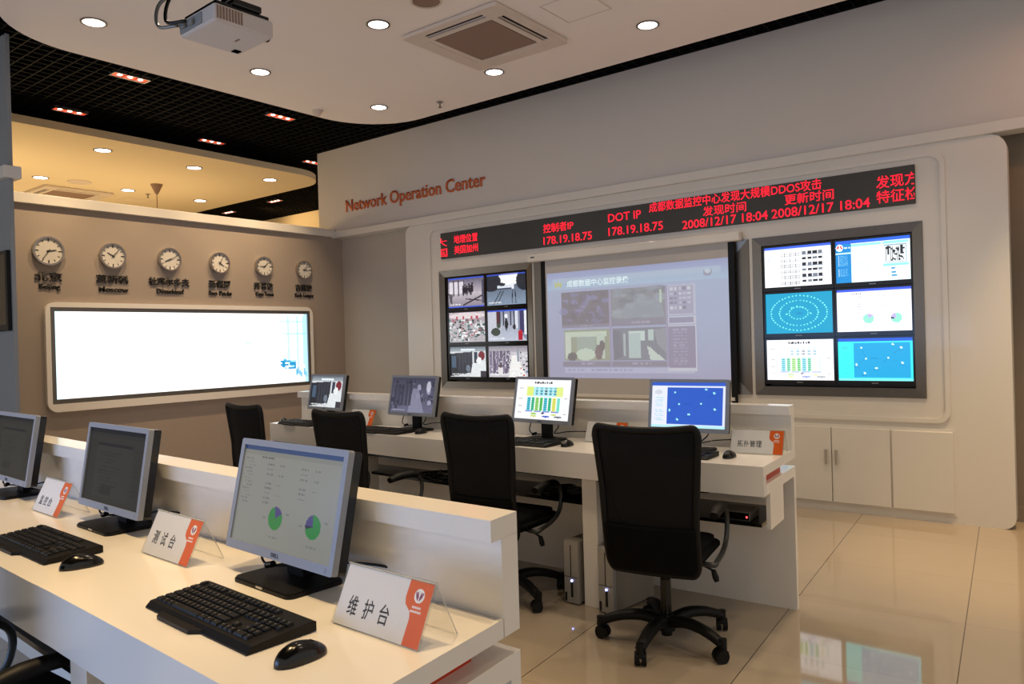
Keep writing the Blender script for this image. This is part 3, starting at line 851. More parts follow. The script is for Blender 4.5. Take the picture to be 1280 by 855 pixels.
# red matrix display
M['led_face'] = mat('dark_matrix_face_grey', '#454542', 0.7, noise=0.15, nscale=300)
led = thing('matrix_display', 'long dark message board with red lettering above the screens', 'message board', (-3.665, 6.655, 2.475))
LO = led.location
bm = new(); box(bm, (-3.665, 6.648, 2.626), (5.03, 0.03, 0.303), bev=0.002); obj('board', bm, 'led_face', led, off=LO)


def ledtext(t, x0, x1, z, h=.095, clip=None):
    bm = text_bm(t, x1 - x0, h, MV @ T((x0 + x1) / 2, z, -6.633 + .0005), 0.002, 0.003)
    if clip:
        bmesh.ops.bisect_plane(bm, geom=list(bm.verts) + list(bm.edges) + list(bm.faces), plane_co=(clip[0], 0, 0), plane_no=(clip[1], 0, 0), clear_outer=True)
    obj('red_message', bm, 'led_red', led, off=LO)


ledtext('地理位置', -5.965, -5.605, 2.683); ledtext('美国加州', -5.965, -5.605, 2.562)
ledtext('大', -6.265, -6.075, 2.668, clip=(-6.178, -1)); ledtext('国', -6.265, -6.075, 2.545, clip=(-6.178, -1))
ledtext('控制者IP', -4.69, -4.31, 2.668); ledtext('178.19.18.75', -4.69, -4.09, 2.538, .082)
ledtext('DOT IP', -3.895, -3.53, 2.684, .08); ledtext('178.19.18.75', -3.895, -3.30, 2.548, .082)
ledtext('成都数据监控中心发现大规模DDOS攻击', -3.44, -1.845, 2.73, .092)
ledtext('发现时间', -2.895, -2.49, 2.625, .088); ledtext('2008/12/17 18:04', -3.10, -2.30, 2.525, .078)
ledtext('更新时间', -2.15, -1.75, 2.632, .088); ledtext('2008/12/17 18:04', -2.265, -1.475, 2.525, .078)
ledtext('发现方式', -1.425, -1.02, 2.672, .10, clip=(-1.153, 1)); ledtext('特征检测', -1.425, -1.02, 2.555, .10, clip=(-1.153, 1))

# wall lettering
bm = text_bm('Network Operation Center', 2.395, 0.205, MV @ T(-6.683, 3.298, -6.66), 0.012, 0.012)
o = obj('wall_lettering', bm, 'brown_letter'); tag(o, 'orange-brown raised lettering high on the white wall, left of the message board', 'lettering')

# light box on the clock wall
lb = thing('light_box', 'wide glowing white light box with steel rim and rounded cream surround under the clocks', 'light box', (-8.15, 4.66, 0.92))
BO = lb.location.copy(); lb.location.x += .002
bm = new(); prism(bm, rrect(3.08, 0.915, 6.245, 1.995, .10, 10), -8.15, -8.105, MC, holes=[rrect(3.125, 0.995, 6.20, 1.945, .0)])
obj('surround', bm, 'white_lam', lb, off=BO)
bm = new(); prism(bm, rrect(3.12, 0.99, 6.205, 1.95, 0), -8.15, -8.11, MC, holes=[rrect(3.165, 1.04, 6.165, 1.905, 0)])
obj('steel_rim', bm, 'steel', lb, off=BO)
obj('lit_panel', screen_bm(pic_lightbox(), 3.0, 0.865, MC @ T(4.665, 1.4725, -8.13)), 'scr_light', lb, off=BO)

# clocks and city names
CK = [(3.132, 2.493, .142, '北京', 'Beijing', 80, 215, .245, .19), (3.744, 2.486, .133, '莫斯科', 'Moscow', 300, 42, .33, .30), (4.355, 2.490, .128, '杜塞尔多夫', 'Düsseldorf', 246, 62, .46, .31),
      (4.957, 2.488, .124, '圣保罗', 'Sao Paulo', 125, 28, .27, .29), (5.551, 2.483, .12, '开普敦', 'Cape Town', 268, 45, .27, .25), (6.142, 2.472, .116, '吉隆坡', 'Kuala Lumpur', 95, 40, .25, .29)]
for i, (y, z, r, cn, en, ha, ma, wc, we) in enumerate(CK):
    g = thing('wall_clock', f'round silver-rimmed wall clock above the name {en}', 'clock', (-8.15, y, z), 0, 'world clocks on the taupe wall')
    bm = new(); prism(bm, disc_pts(0, 0, r), 0.0, 0.045, MC, holes=[disc_pts(0, 0, r * .88)]); obj('rim', bm, 'clock_rim', g)
    bm = new(); prism(bm, disc_pts(0, 0, r * .89), 0.0, 0.03, MC); obj('dial', bm, 'clock_dial', g)
    bm = new()
    for k in range(12):
        a = R(30 * k); l = .022 if k % 3 else .032
        box(bm, (0, r * .74, .031), (.007 if k % 3 else .011, l, .002), MC @ Matrix.Rotation(-a, 4, 'Z'))
    obj('hour_marks', bm, 'ink', g)
    for nm, an, ln, wd, zz in (('hour_hand', ha, r * .5, .011, .034), ('minute_hand', ma, r * .74, .007, .038)):
        bm = new(); prism(bm, [(-wd / 2, -.02), (wd / 2, -.02), (wd * .3, ln), (-wd * .3, ln)], zz, zz + .002, MC @ Matrix.Rotation(-R(an), 4, 'Z')); obj(nm, bm, 'black_letter', g)
    t = thing('city_name', f'black raised city name {en} with Chinese characters below its clock', 'lettering', (-8.15, y, 2.145), 0, 'city names under the clocks')
    obj('chinese_name', text_bm(cn, wc, .088, MC @ T(0.0, .10, 0), .018, .012), 'black_letter', t)
    obj('latin_name', text_bm(en, we, .066 if any(q in en for q in 'gp') else .056, MC @ T(.01, -.005, 0), .014, .016), 'black_letter', t)

# dark television on the column wall
tv = thing('television', 'flat black television cut by the left edge, on the grey column wall', 'television', (-7.50, 2.438, 2.02))
bm = new(); box(bm, (0, -.016, 0), (0.86, .03, .66), bev=.004); obj('housing', bm, 'black_plastic', tv)
bm = new(); box(bm, (0, -.0315, 0.01), (0.80, .002, .58)); obj('screen', bm, 'gloss_black', tv)

# ------------------------------------------------------------------ ceiling fixtures
def downlight(x, y, z, label, group, r=0.075):
    g = thing('downlight', label, 'ceiling light', (x, y, z), 0, group)
    bm = new(); prism(bm, disc_pts(0, 0, r + .016, n=28), -0.008, 0.0, holes=[disc_pts(0, 0, r, n=28)]); obj('trim_ring', bm, 'steel', g)
    bm = new(); prism(bm, disc_pts(0, 0, r, n=28), -0.004, 0.0); obj('diffuser', bm, 'lamp_on', g)
    return g


near_lab = {(-5.9, 2.63): 'round lit downlight left of the projector', (-4.36, 4.05): 'round lit downlight left of the ceiling cassette, near the dark round speaker', (-2.8, 5.46): 'round lit downlight farthest right in the white ceiling',
            (-5.9, 4.05): 'round lit downlight between the projector and the smoke detector', (-4.36, 5.46): 'round lit downlight at the near corner of the ceiling cassette', (-5.9, 5.46): 'round lit downlight in the rounded corner of the white ceiling'}
for (x, y), l in near_lab.items(): downlight(x, y, 3.951, l, 'downlights in the white ceiling')
for (x, y), l in {(-9.33, 4.22): 'small lit downlight in the cream ceiling, nearest the grey column wall', (-9.42, 5.42): 'small lit downlight in the cream ceiling, middle of its front row',
                  (-9.37, 6.54): 'small lit downlight in the cream ceiling, by its rounded corner', (-11.36, 4.31): 'small lit downlight in the cream ceiling, above the cassette unit',
                  (-11.42, 5.51): 'small lit downlight in the cream ceiling, left of the pendant', (-11.46, 6.68): 'small lit downlight in the cream ceiling, right of the pendant'}.items():
    downlight(x, y, 3.881, l, 'downlights in the cream ceiling', .085)


def grille_spot(x, y, rz, label):
    g = thing('grille_spotlight', label, 'spotlight', (x, y, 4.11), rz, 'triple halogen spotlights in the black grid')
    bm = new(); prism(bm, rrect(-.17, -.062, .17, .062, .008, 3), -.008, .02, holes=[rrect(-.158, -.05, .158, .05, 0)]); obj('frame', bm, 'chrome', g)
    bm = new(); box(bm, (0, 0, .006), (.315, .10, .008)); obj('glowing_back', bm, 'lamp_glow', g)
    for k in (-1, 0, 1):
        bm = new(); sphere(bm, (k * .098, 0, .0), (.024, .024, .010)); obj('bulb', bm, 'lamp_warm', g, smooth=True)
    return g


for x, y, l in ((-7.31, 3.58, 'red-glowing triple spotlight in the black ceiling, nearest the projector'), (-8.81, 3.65, 'red-glowing triple spotlight in the black ceiling, by the column wall'),
                (-7.36, 5.30, 'red-glowing triple spotlight in the black ceiling, left of the smoke detector'), (-8.87, 5.35, 'red-glowing triple spotlight at the edge of the cream ceiling, mid-length'),
                (-8.88, 6.93, 'red-glowing triple spotlight half hidden by the end of the white wall'), (-11.73, 8.28, 'tiny red triple spotlight beyond the cream ceiling, the right of two'), (-13.3, 8.34, 'tiny red triple spotlight beyond the cream ceiling, the left of two')):
    grille_spot(x, y, 90 if y < 8 else 0, l)

# cassette air conditioners
def cassette(x, y, z, s, label, rz=0):
    g = thing('ceiling_cassette', label, 'air conditioner', (x, y, z), rz)
    h = s / 2
    slots = [(-h * .62, -h * .86, h * .62, -h * .73), (h * .73, -h * .62, h * .86, h * .62)]
    bm = new(); prism(bm, rrect(-h, -h, h, h, .03, 4), -.035, -.006, holes=[rrect(-h * .62, -h * .62, h * .62, h * .62, 0)] + [rrect(*q, 0) for q in slots])
    obj('cover', bm, 'ac_white', g)
    bm = new(); box(bm, (0, 0, -.012), (s * .97, s * .97, .024)); obj('inner_tray', bm, 'gloss_black', g)
    bm = new(); box(bm, (0, 0, -.029), (h * 1.2, h * 1.2, .012)); obj('intake_grille', bm, 'ac_grille', g)
    for (cx, cy, sx, sy) in ((0, -h * .78, h * 1.22, h * .018), (h * .78, 0, h * .018, h * 1.22)):
        bm = new(); box(bm, (cx, cy, -.030), (sx, sy, .006)); obj('louvre', bm, 'ac_white', g)
    for (cx, cy, sx, sy) in ((0, h * .795, h * 1.24, h * .13), (-h * .795, 0, h * .13, h * 1.24)):
        bm = new(); box(bm, (cx, cy, -.037), (sx, sy, .006), bev=.002); obj('lit_slot_cover', bm, 'ac_white', g)  # added covers standing in for the lit inner walls of two open slots
    return g


cassette(-3.905, 4.80, 3.951, 0.96, 'square white air conditioning cassette in the white ceiling')
cassette(-12.25, 5.0, 3.881, 0.95, 'square air conditioning cassette in the cream ceiling beyond the clock wall')


def hatch(x, y, z, s, label, m):
    g = thing('access_hatch', label, 'ceiling hatch', (x, y, z))
    bm = new(); prism(bm, rrect(-s / 2, -s / 2, s / 2, s / 2, 0), -.006, 0, holes=[rrect(-s / 2 + .007, -s / 2 + .007, s / 2 - .007, s / 2 - .007, 0)]); obj('frame', bm, 'ac_white', g)
    bm = new(); box(bm, (0, 0, -.003), (s - .022, s - .022, .005)); obj('lid', bm, m, g)
    return g


hatch(-3.05, 4.81, 3.951, .39, 'flush square hatch in the white ceiling beside the cassette', 'ceil_white')
hatch(-12.15, 5.95, 3.881, .42, 'flush square hatch in the cream ceiling beside its cassette', 'ceil_far')

# speaker, smoke detector, sprinklers, pendant
g = thing('ceiling_speaker', 'round dark grille cut by the top edge of the picture', 'speaker', (-3.80, 4.0, 3.951))
bm = new(); prism(bm, disc_pts(0, 0, .115), -.012, 0, holes=[disc_pts(0, 0, .10)]); obj('ring', bm, 'ac_white', g)
bm = new(); prism(bm, disc_pts(0, 0, .101), -.008, 0); obj('grille', bm, 'ac_grille', g)
g = thing('ceiling_speaker', 'faint round grille in the cream ceiling above its cassette', 'speaker', (-11.3, 4.78, 3.881))
bm = new(); prism(bm, disc_pts(0, 0, .13), -.008, 0); obj('grille', bm, 'ac_white', g)
bm = new(); prism(bm, disc_pts(0, 0, .15), -.010, 0, holes=[disc_pts(0, 0, .129)]); obj('ring', bm, 'ac_white', g)
g = thing('smoke_detector', 'small white smoke detector at the left edge of the white ceiling', 'smoke detector', (-6.45, 5.10, 3.951))
bm = new(); cyl(bm, (0, 0, -.012), .055, .024); obj('base', bm, 'ac_white', g)
bm = new(); cyl(bm, (0, 0, -.04), .03, .035, r2=.045); obj('sensor_head', bm, 'ac_white', g)


def sprinkler(x, y, z, label):
    g = thing('sprinkler_head', label, 'sprinkler', (x, y, z))
    bm = new(); cyl(bm, (0, 0, -.004), .036, .008); obj('plate', bm, 'clock_rim', g)
    bm = new(); cyl(bm, (0, 0, -.03), .008, .05, seg=10); cyl(bm, (0, 0, -.058), .02, .004, seg=12); obj('nozzle', bm, 'steel', g)


sprinkler(-5.32, 5.76, 3.951, 'small sprinkler head under the white ceiling near the wall lettering')
sprinkler(-11.5, 5.85, 3.881, 'tiny sprinkler head in the cream ceiling beside the pendant')
g = thing('pendant_rose', 'dark cone-shaped ceiling rose with a thin cord in the next room', 'pendant lamp', (-10.75, 5.60, 3.881))
bm = new(); cyl(bm, (0, 0, -.07), .02, .14, r2=.085); obj('rose', bm, 'ac_grille', g)
bm = new(); tube(bm, [(0, 0, -.13), (0, 0, -.5), (0, 0, -1.0)], .006, 6, False); obj('cord', bm, 'ac_grille', g)
bm = new(); cyl(bm, (0, 0, -1.08), .16, .2, r2=.03); obj('shade', bm, 'ac_white', g)

# projector
pr = thing('projector', 'white ceiling projector with black mount and cables', 'projector', (-3.95, 2.50, 3.275), -2)
bm = new(); box(bm, (0, 0, .05), (.375, .365, .10), bev=.014); obj('body', bm, 'proj_white', pr)
bm = new()
for k in range(9): box(bm, (.1885, -.02 - k * .018, .052), (.004, .010, .07))
obj('side_vents', bm, 'ac_grille', pr)
bm = new(); cyl(bm, (.10, .19, .05), .042, .05, T(0, 0, 0) @ T(.10, .175, .05) @ RX(90) @ T(-.10, -.19, -.05), seg=20); obj('lens', bm, 'gloss_black', pr)
bm = new(); box(bm, (-.135, .135, .0), (.045, .045, .008), bev=.002); obj('remote_sensor', bm, 'void_black', pr)
bm = new(); box(bm, (.02, .05, -.001), (.045, .010, .004)); obj('foot_latch', bm, 'ac_grille', pr)
bm = new(); box(bm, (-.06, -.185, .05), (.24, .008, .062)); box(bm, (-.12, -.205, .05), (.05, .012, .025)); box(bm, (-.03, -.205, .045), (.04, .012, .03)); obj('socket_panel', bm, 'cool_wall', pr)
bm = new(); box(bm, (0, 0, .112), (.34, .33, .022), bev=.004); box(bm, (.06, .02, .14), (.26, .18, .04), bev=.01); cyl(bm, (0, 0, .40), .03, .52)
box(bm, (0, 0, .643), (.16, .16, .012)); obj('mount', bm, 'gloss_black', pr)
for k, (a, b) in enumerate((((-.14, -.22, .05), (-.26, -.26, .20)), ((-.05, -.22, .05), (-.16, -.24, .22)))):
    bm = new(); tube(bm, [a, ((a[0] + b[0]) / 2 - .05, a[1] - .06, .06), b, (b[0] + .10, b[1] + .12, .30), (-.03, -.03, .52)], .010, 8); obj('cable', bm, 'gloss_black' if k else 'chrome', pr)

# ------------------------------------------------------------------ desks
def interp(pts, x):
    for (a, b), (c, d) in zip(pts, pts[1:]):
        if a <= x <= c: return b + (d - b) * (x - a) / (c - a)
    return pts[0][1] if x < pts[0][0] else pts[-1][1]


def smooth_line(pts, x0, x1, n):
    P = catmull([(a, b, 0) for a, b in pts], 12)
    xs = [p.x for p in P]; ys = [p.y for p in P]
    return [(x0 + (x1 - x0) * k / n, float(np.interp(x0 + (x1 - x0) * k / n, xs, ys))) for k in range(n + 1)]


TAN = math.tan(R(4.8557))


def strip(far, near, N=28):
    """closed plan polygon between two lines running left to right"""
    return list(near) + list(far)[::-1]


def band(name, d, parent, off, xl, xr, off_far, off_near, z0, z1, m, label=None, near=None, bev=0.0, inset_r=0.0, inset_l=0.0):
    bm = new(); N = 28
    far = smooth_line(d['far'], xl, xr, N)

    def place(base, o):
        out = []
        for k, (x, y) in enumerate(base):
            t = k / N; X = xl + inset_l + (xr - inset_r - xl - inset_l) * t
            yy = float(np.interp(X, [p[0] for p in base], [p[1] for p in base])) + o
            sh = (d['yref'] - yy) * TAN * t      # the right end follows the slanted end line
            out.append((X + sh, yy))
        return out
    f = place(far, off_far)
    if near is None: n_ = place(far, off_near)
    else: n_ = place(smooth_line(near, xl, xr, N), off_near)
    prism(bm, strip(f, n_), z0, z1)
    if bev:
        bmesh.ops.bevel(bm, geom=[e for e in bm.edges if len(e.link_faces) == 2 and e.calc_face_angle(0) > .6 and abs(e.verts[0].co.z - z1) < 1e-5 and abs(e.verts[1].co.z - z1) < 1e-5], offset=bev, segments=2, affect='EDGES')
    return obj(name, bm, m, parent, off=off, label=label)


def build_desk(d, label, cname):
    xl, xr = d['xl'], d['xr']
    zt, zs, zb, zm, zl = d['top'], d['slab'], d['base'], d['member'], 1.107
    g = thing('control_desk', label, 'desk', ((xl + xr) / 2, d['yref'] - .35, 0)); o = g.location
    band('worktop', d, g, o, xl, xr, -.062, 0.0, zs, zt, 'white_lam', near=d['near'])
    band('back_panel', d, g, o, xl, xr, 0.0, -.066, zs, 1.06, 'white_lam')
    band('upper_ledge', d, g, o, xl, xr, 0.0, -.105, 1.058, zl, 'white_lam')
    band('front_apron', d, g, o, xl, xr, 0.034, 0.001, zm, zs + .001, 'white_lam', near=d['near'], bev=.0) if False else None
    # apron: a thick front edge under the worktop
    bm = new(); N = 28; near = smooth_line(d['near'], xl, xr, N)
    P = [(x + (d['yref'] - y) * TAN * k / N, y) for k, (x, y) in enumerate(near)]
    prism(bm, P + [(x, y + .036) for x, y in P][::-1], zm, zs); obj('front_apron', bm, 'white_lam', g, off=o)
    band('recessed_strip', d, g, o, xl, xr, d['rfar'], .05, zb - .001, zs + .001, 'red_lam', near=d['near'], inset_r=d['rin'], label='orange-red recessed strip')
    band('lower_board', d, g, o, xl, xr, 0.0, .037, zm, zb, 'white_lam', near=d['near'])
    band('modesty_panel', d, g, o, xl, xr, 0.0, -.040, 0.0, zm, 'white_lam')
    band('cable_shelf', d, g, o, xl, xr, -.09, .13, zm - .178, zm - .160, 'gloss_black', near=d['near'], inset_r=.05)
    band('cable_rail', d, g, o, xl, xr, d['rail'], .075, zm - .022, zm - .004, 'gloss_black', near=d['near'], inset_r=.30)
    # hanging end panel
    xe = xr; bm = new(); y1 = d['yref'] - .27; y0 = interp(d['near'], xr) + .115
    q = [(xe + (d['yref'] - y) * TAN, y) for y in (y0, y1)]
    prism(bm, [(q[0][0] - .022, q[0][1]), (q[0][0] - .001, q[0][1]), (q[1][0] - .001, q[1][1]), (q[1][0] - .022, q[1][1])], zm - .18, zm); obj('end_panel', bm, 'white_lam', g, off=o)
    for px in d['posts']:
        yy = interp(d['near'], px)
        bm = new(); box(bm, (px, yy + .055 + .07, zm / 2), (.095, .14, zm), bev=.002); obj('support_post', bm, 'white_lam', g, off=o)
    return g


FRONT = dict(far=[(-5.7, 1.60), (-4.2, 1.525), (-3.49, 1.482), (-2.6, 1.437), (-1.7, 1.398), (-1.076, 1.384), (-0.9, 1.38)],
             near=[(-5.7, 1.02), (-4.2, .925), (-2.62, .836), (-2.2, .818), (-1.55, .783), (-1.02, .752), (-.8, .74)],
             xl=-5.6, xr=-1.076, yref=1.385, top=.88, slab=.838, base=.79, member=.735, rfar=-.115, rail=-.46, rin=.06, posts=(-4.2, -2.15))
BACK = dict(far=[(-5.7, 4.165), (-4.987, 4.142), (-3.823, 4.138), (-2.712, 4.156), (-2.208, 4.176), (-1.346, 4.209), (-1.2, 4.215)],
            near=[(-5.6, 3.78), (-4.8, 3.70), (-4.0, 3.635), (-3.2, 3.59), (-2.6, 3.562), (-2.0, 3.545), (-1.29, 3.572), (-1.1, 3.58)],
            xl=-5.50, xr=-1.346, yref=4.209, top=.866, slab=.819, base=.774, member=.722, rfar=-.215, rail=-.47, rin=.028, posts=(-4.33, -3.31, -2.29))
front_desk = build_desk(FRONT, 'white curved control desk in the foreground, brightly lit, with a raised back ledge', 'front')
back_desk = build_desk(BACK, 'white curved control desk standing before the display wall with black chairs along it', 'back')
ZF, ZB = .88, .866

# ------------------------------------------------------------------ monitors
def make_monitor(w=.485, h=.298, tilt=11, pic=None, sm='scr_desk', zc=.205, logo=True):
    """widescreen desk monitor, base centre at the origin, facing -Y"""
    g = thing('desk_monitor', 'x', 'monitor')
    bm = new(); prism(bm, rrect(-.135, -.085, .135, .085, .022, 5), 0.0, .013)
    bmesh.ops.bevel(bm, geom=[e for e in bm.edges if abs(e.verts[0].co.z - .013) < 1e-5 and abs(e.verts[1].co.z - .013) < 1e-5], offset=.004, segments=2, affect='EDGES')
    st = obj('stand_base', bm, 'black_plastic', g)
    bm = new(); box(bm, (0, -.0835, .007), (.03, .004, .006), bev=.001); obj('base_badge', bm, 'clock_rim', st)
    bm = new()
    prism(bm, rrect(-.036, 0, .036, .205, .006, 3), -.052, -.022, MV @ T(0, .010, 0))
    obj('stand_neck', bm, 'black_plastic', g)
    Mt = T(0, 0, zc) @ RX(-tilt) @ MV
    bx, bt, bb = .017, .017, .024
    bm = new(); prism(bm, rrect(-w / 2, -h / 2, w / 2, h / 2, .007, 3), -.010, .008, Mt, holes=[rrect(-w / 2 + bx, -h / 2 + bb, w / 2 - bx, h / 2 - bt, 0)])
    fr = obj('bezel', bm, 'bezel_silver', g)
    if logo:
        obj('maker_mark', text_bm('DELL', .036, .010, Mt @ T(0, -h / 2 + .012, .0082), .0006, .01), 'ink', fr)
        bm = new(); cyl(bm, (w / 2 - .03, -h / 2 + .012, .008), .005, .003, Mt, seg=12); obj('power_button', bm, 'bezel_silver', fr)
    bm = new(); prism(bm, rrect(-w / 2 + .002, -h / 2 + .002, w / 2 - .002, h / 2 - .002, .008, 3), -.036, -.0095, Mt)
    prism(bm, rrect(-w / 2 + .07, -h / 2 + .05, w / 2 - .07, h / 2 - .05, .02, 4), -.058, -.034, Mt)
    obj('back_shell', bm, 'gloss_black', g)
    obj('screen', screen_bm(pic, w - 2 * bx, h - bt - bb, Mt @ T(0, (bb - bt) / 2, .003)), sm, g)
    bm = new(); tube(bm, [(-.10, .03, .155), (-.118, .01, .09), (-.105, -.012, .055), (-.075, -.012, .036), (-.03, .03, .03), (.04, .07, .012), (.06, .10, .007)], .0035, 7)
    cyl(bm, (-.070, -.009, .036), .009, .032, T(-.070, -.009, .036) @ RY(75) @ T(.070, .009, -.036), seg=10); obj('signal_cable', bm, 'gloss_black', g)
    bm = new(); tube(bm, [(.09, .03, .15), (.10, .03, .09), (.05, .05, .04), (.12, .09, .05), (.24, .12, .055), (.30, .17, .03)], .0035, 7); obj('power_cable', bm, 'gloss_black', g)
    return g


def place(g, loc, rz, label, group=None):
    g.location = loc; g.rotation_euler = (0, 0, R(rz)); g['label'] = label
    if group: g['group'] = group
    return g


MG = 'monitors along the foreground desk'; MB_ = 'monitors along the rear desk'
front_pies = pic_pies('#d2d1c4', '#c4c4b8', '#3c62a8', '#3fc04e', '#6a5bb0', 176, 108)
place(make_monitor(.497, .302, 12, front_pies, 'scr_oblique', .212), (-1.712, 1.215, ZF), -3.3, 'silver-framed monitor with two green pie charts on the foreground desk, nearest the camera', MG)
place(make_monitor(.497, .302, 9, pic_form(), 'scr_dark', .206), (-2.775, 1.262, ZF), -2.6, 'silver-framed monitor with a dim grey form on its screen, middle of the foreground desk', MG)
place(make_monitor(.497, .302, 9, pic_form(), 'scr_dark', .206), (-3.83, 1.31, ZF), -2.6, 'silver-framed monitor with a nearly black screen, cut by the left edge', MG)
place(make_monitor(.48, .292, 10, pic_racks(), 'scr_cctv', .25), (-5.03, 3.99, ZB), -5, 'silver monitor showing server cabinets in grey, far left on the rear desk', MB_)
place(make_monitor(.478, .292, 11, pic_night(2), 'scr_cctv', .25), (-3.97, 3.922, ZB), -2, 'silver monitor with a dim violet camera picture on the rear desk', MB_)
place(make_monitor(.485, .292, 11, pic_arch(True), 'scr_desk', .25), (-2.80, 3.90, ZB), -6, 'silver monitor with a colourful green and yellow diagram on the rear desk', MB_)
place(make_monitor(.455, .290, 9.5, pic_topo('#1d56c4', '#e8ecfa', '#dfe6f8', '#9ff0f4', 84, 54, '#7fd0e0'), 'scr_desk', .245), (-1.82, 3.90, ZB), 4, 'silver monitor with a deep blue map of dots, far right on the rear desk', MB_)

# ------------------------------------------------------------------ keyboards
def key_rows():
    """(x, y, width) of every key, in key pitches, from the top left"""
    K = []
    def row(y, x0, ws):
        x = x0
        for w in ws:
            if w > 0: K.append((x, y, w))
            x += abs(w)
    row(0, 0, [1, -1, 1, 1, 1, 1, -.5, 1, 1, 1, 1, -.5, 1, 1, 1, 1]); row(0, 15.25, [1, 1, 1])
    row(1.25, 0, [1] * 13 + [2]); row(1.25, 15.25, [1, 1, 1]); row(1.25, 18.5, [1, 1, 1, 1])
    row(2.25, 0, [1.5] + [1] * 12 + [1.5]); row(2.25, 15.25, [1, 1, 1]); row(2.25, 18.5, [1, 1, 1, 1])
    row(3.25, 0, [1.75] + [1] * 11 + [2.25]); row(3.25, 18.5, [1, 1, 1])
    row(4.25, 0, [2.25] + [1] * 10 + [2.75]); row(4.25, 16.25, [1]); row(4.25, 18.5, [1, 1, 1])
    row(5.25, 0, [1.5, 1.25, 1.25, 6.5, 1.5, 1.5, 1.5]); row(5.25, 15.25, [1, 1, 1]); row(5.25, 18.5, [2, 1])
    return K


KP = .0196
KEYCAPS = {}


def keycap(w, tall=1.0):
    k = (w, tall)
    if k not in KEYCAPS:
        bm = new(); a = w * KP / 2 - .0012; b = tall * KP / 2 - .0012
        lo = [(-a, -b), (a, -b), (a, b), (-a, b)]; hi = [(-a + .002, -b + .002), (a - .002, -b + .002), (a - .002, b - .001), (-a + .002, b - .001)]
        V0 = [bm.verts.new((x, y, 0)) for x, y in lo]; V1 = [bm.verts.new((x, y, .007)) for x, y in hi]
        bm.faces.new(V0[::-1]); bm.faces.new(V1)
        for i in range(4): bm.faces.new((V0[i], V0[(i + 1) % 4], V1[(i + 1) % 4], V1[i]))
        me = bpy.data.meshes.new('keycap'); 
        # legend mark on the cap
        c = bm.faces.new([bm.verts.new((x, y, .0074)) for x, y in ((-a + .004, 0), (-a + .008, 0), (-a + .008, .0045), (-a + .004, .0045))]); c.material_index = 1
        bm.to_mesh(me); bm.free(); me.materials.append(M['key_black']); me.materials.append(M['chrome']); KEYCAPS[k] = me
    return KEYCAPS[k]


def make_keyboard(detail):
    g = thing('keyboard', 'x', 'keyboard')
    W, D = 22.9 * KP + .014, .166
    bm = new()
    prof = [(-D / 2, .004), (-D / 2 + .012, .016), (D / 2 - .008, .026), (D / 2, .022), (D / 2, .002), (-D / 2, .001)]
    A = [bm.verts.new((-W / 2, y, z)) for y, z in prof]; B = [bm.verts.new((W / 2, y, z)) for y, z in prof]
    bm.faces.new(A); bm.faces.new(B[::-1])
    for i in range(len(prof)): bm.faces.new((A[i], B[i], B[(i + 1) % len(prof)], A[(i + 1) % len(prof)]))
    bmesh.ops.recalc_face_normals(bm, faces=list(bm.faces))
    prism(bm, [(-.13, -D / 2 - .018), (.02, -D / 2 - .018), (.045, -D / 2 + .004), (-.15, -D / 2 + .004)], .001, .010)   # palm lip
    obj('case', bm, 'black_plastic', g)
    sl = (.026 - .016) / (D - .02)
    K = key_rows()

    def at(x, y, w):
        cx = -W / 2 + .007 + (x + w / 2) * KP; cy = D / 2 - .016 - (y + .5) * KP * 1.06
        return cx, cy, .016 + sl * (cy + D / 2 - .012) - .0015
    if detail:
        for i, (x, y, w) in enumerate(K[:100]):
            o = bpy.data.objects.new('key', keycap(w)); COL.objects.link(o); o.parent = g; o.location = at(x, y, w); o.rotation_euler = (math.atan(sl), 0, 0)
        rest = K[100:]
    else: rest = K
    if rest:
        bm = new()
        for x, y, w in rest:
            tmp = bmesh.new(); tmp.from_mesh(keycap(w)); bmesh.ops.transform(tmp, matrix=T(*at(x, y, w)) @ Matrix.Rotation(math.atan(sl), 4, 'X'), verts=list(tmp.verts)); join(bm, tmp)
        obj('keys', bm, ['key_black', 'chrome'], g, kind='stuff')
    return g


KG = 'black keyboards'
place(make_keyboard(True), (-1.600, .968, ZF), -3.4, 'black keyboard in front of the pie chart monitor', KG)
place(make_keyboard(True), (-2.685, 1.000, ZF), -2.0, 'black keyboard in front of the dim grey monitor on the foreground desk', KG)
kb0 = make_keyboard(False)
place(kb0, (-4.085, 3.70, ZB), -2, 'black keyboard in front of the violet camera picture', KG)
kb0.location = (-4.10, 3.738, ZB)
copy_thing(kb0, (-2.815, 3.70, ZB), -1, 'black keyboard in front of the colourful diagram monitor')
copy_thing(kb0, (-1.83, 3.70, ZB), 2, 'black keyboard mostly hidden by the nearest chair, before the blue dot map')
copy_thing(kb0, (-5.13, 3.815, ZB), -5, 'black keyboard shining bluish at the left end of the rear desk')


def make_mouse():
    g = thing('mouse', 'x', 'computer mouse')
    bm = new(); sphere(bm, (0, 0, .004), (.031, .058, .034), u=24, v=16)
    bmesh.ops.bisect_plane(bm, geom=list(bm.verts) + list(bm.edges) + list(bm.faces), plane_co=(0, 0, .001), plane_no=(0, 0, -1), clear_outer=True)
    for v in bm.verts:
        t = (v.co.y + .058) / .116
        v.co.z *= 1.08 - .45 * max(0, t - .35); v.co.x *= 1.0 - .12 * math.sin(t * PI) ** 2
    e = [x for x in bm.edges if x.is_boundary]
    bmesh.ops.holes_fill(bm, edges=e, sides=100)
    obj('body', bm, 'gloss_black', g, smooth=True)
    bm = new(); cyl(bm, (0, .022, .0265), .007, .006, T(0, .022, .0265) @ RY(90) @ T(0, -.022, -.0265), seg=14); obj('wheel', bm, 'chair_plastic', g)
    return g


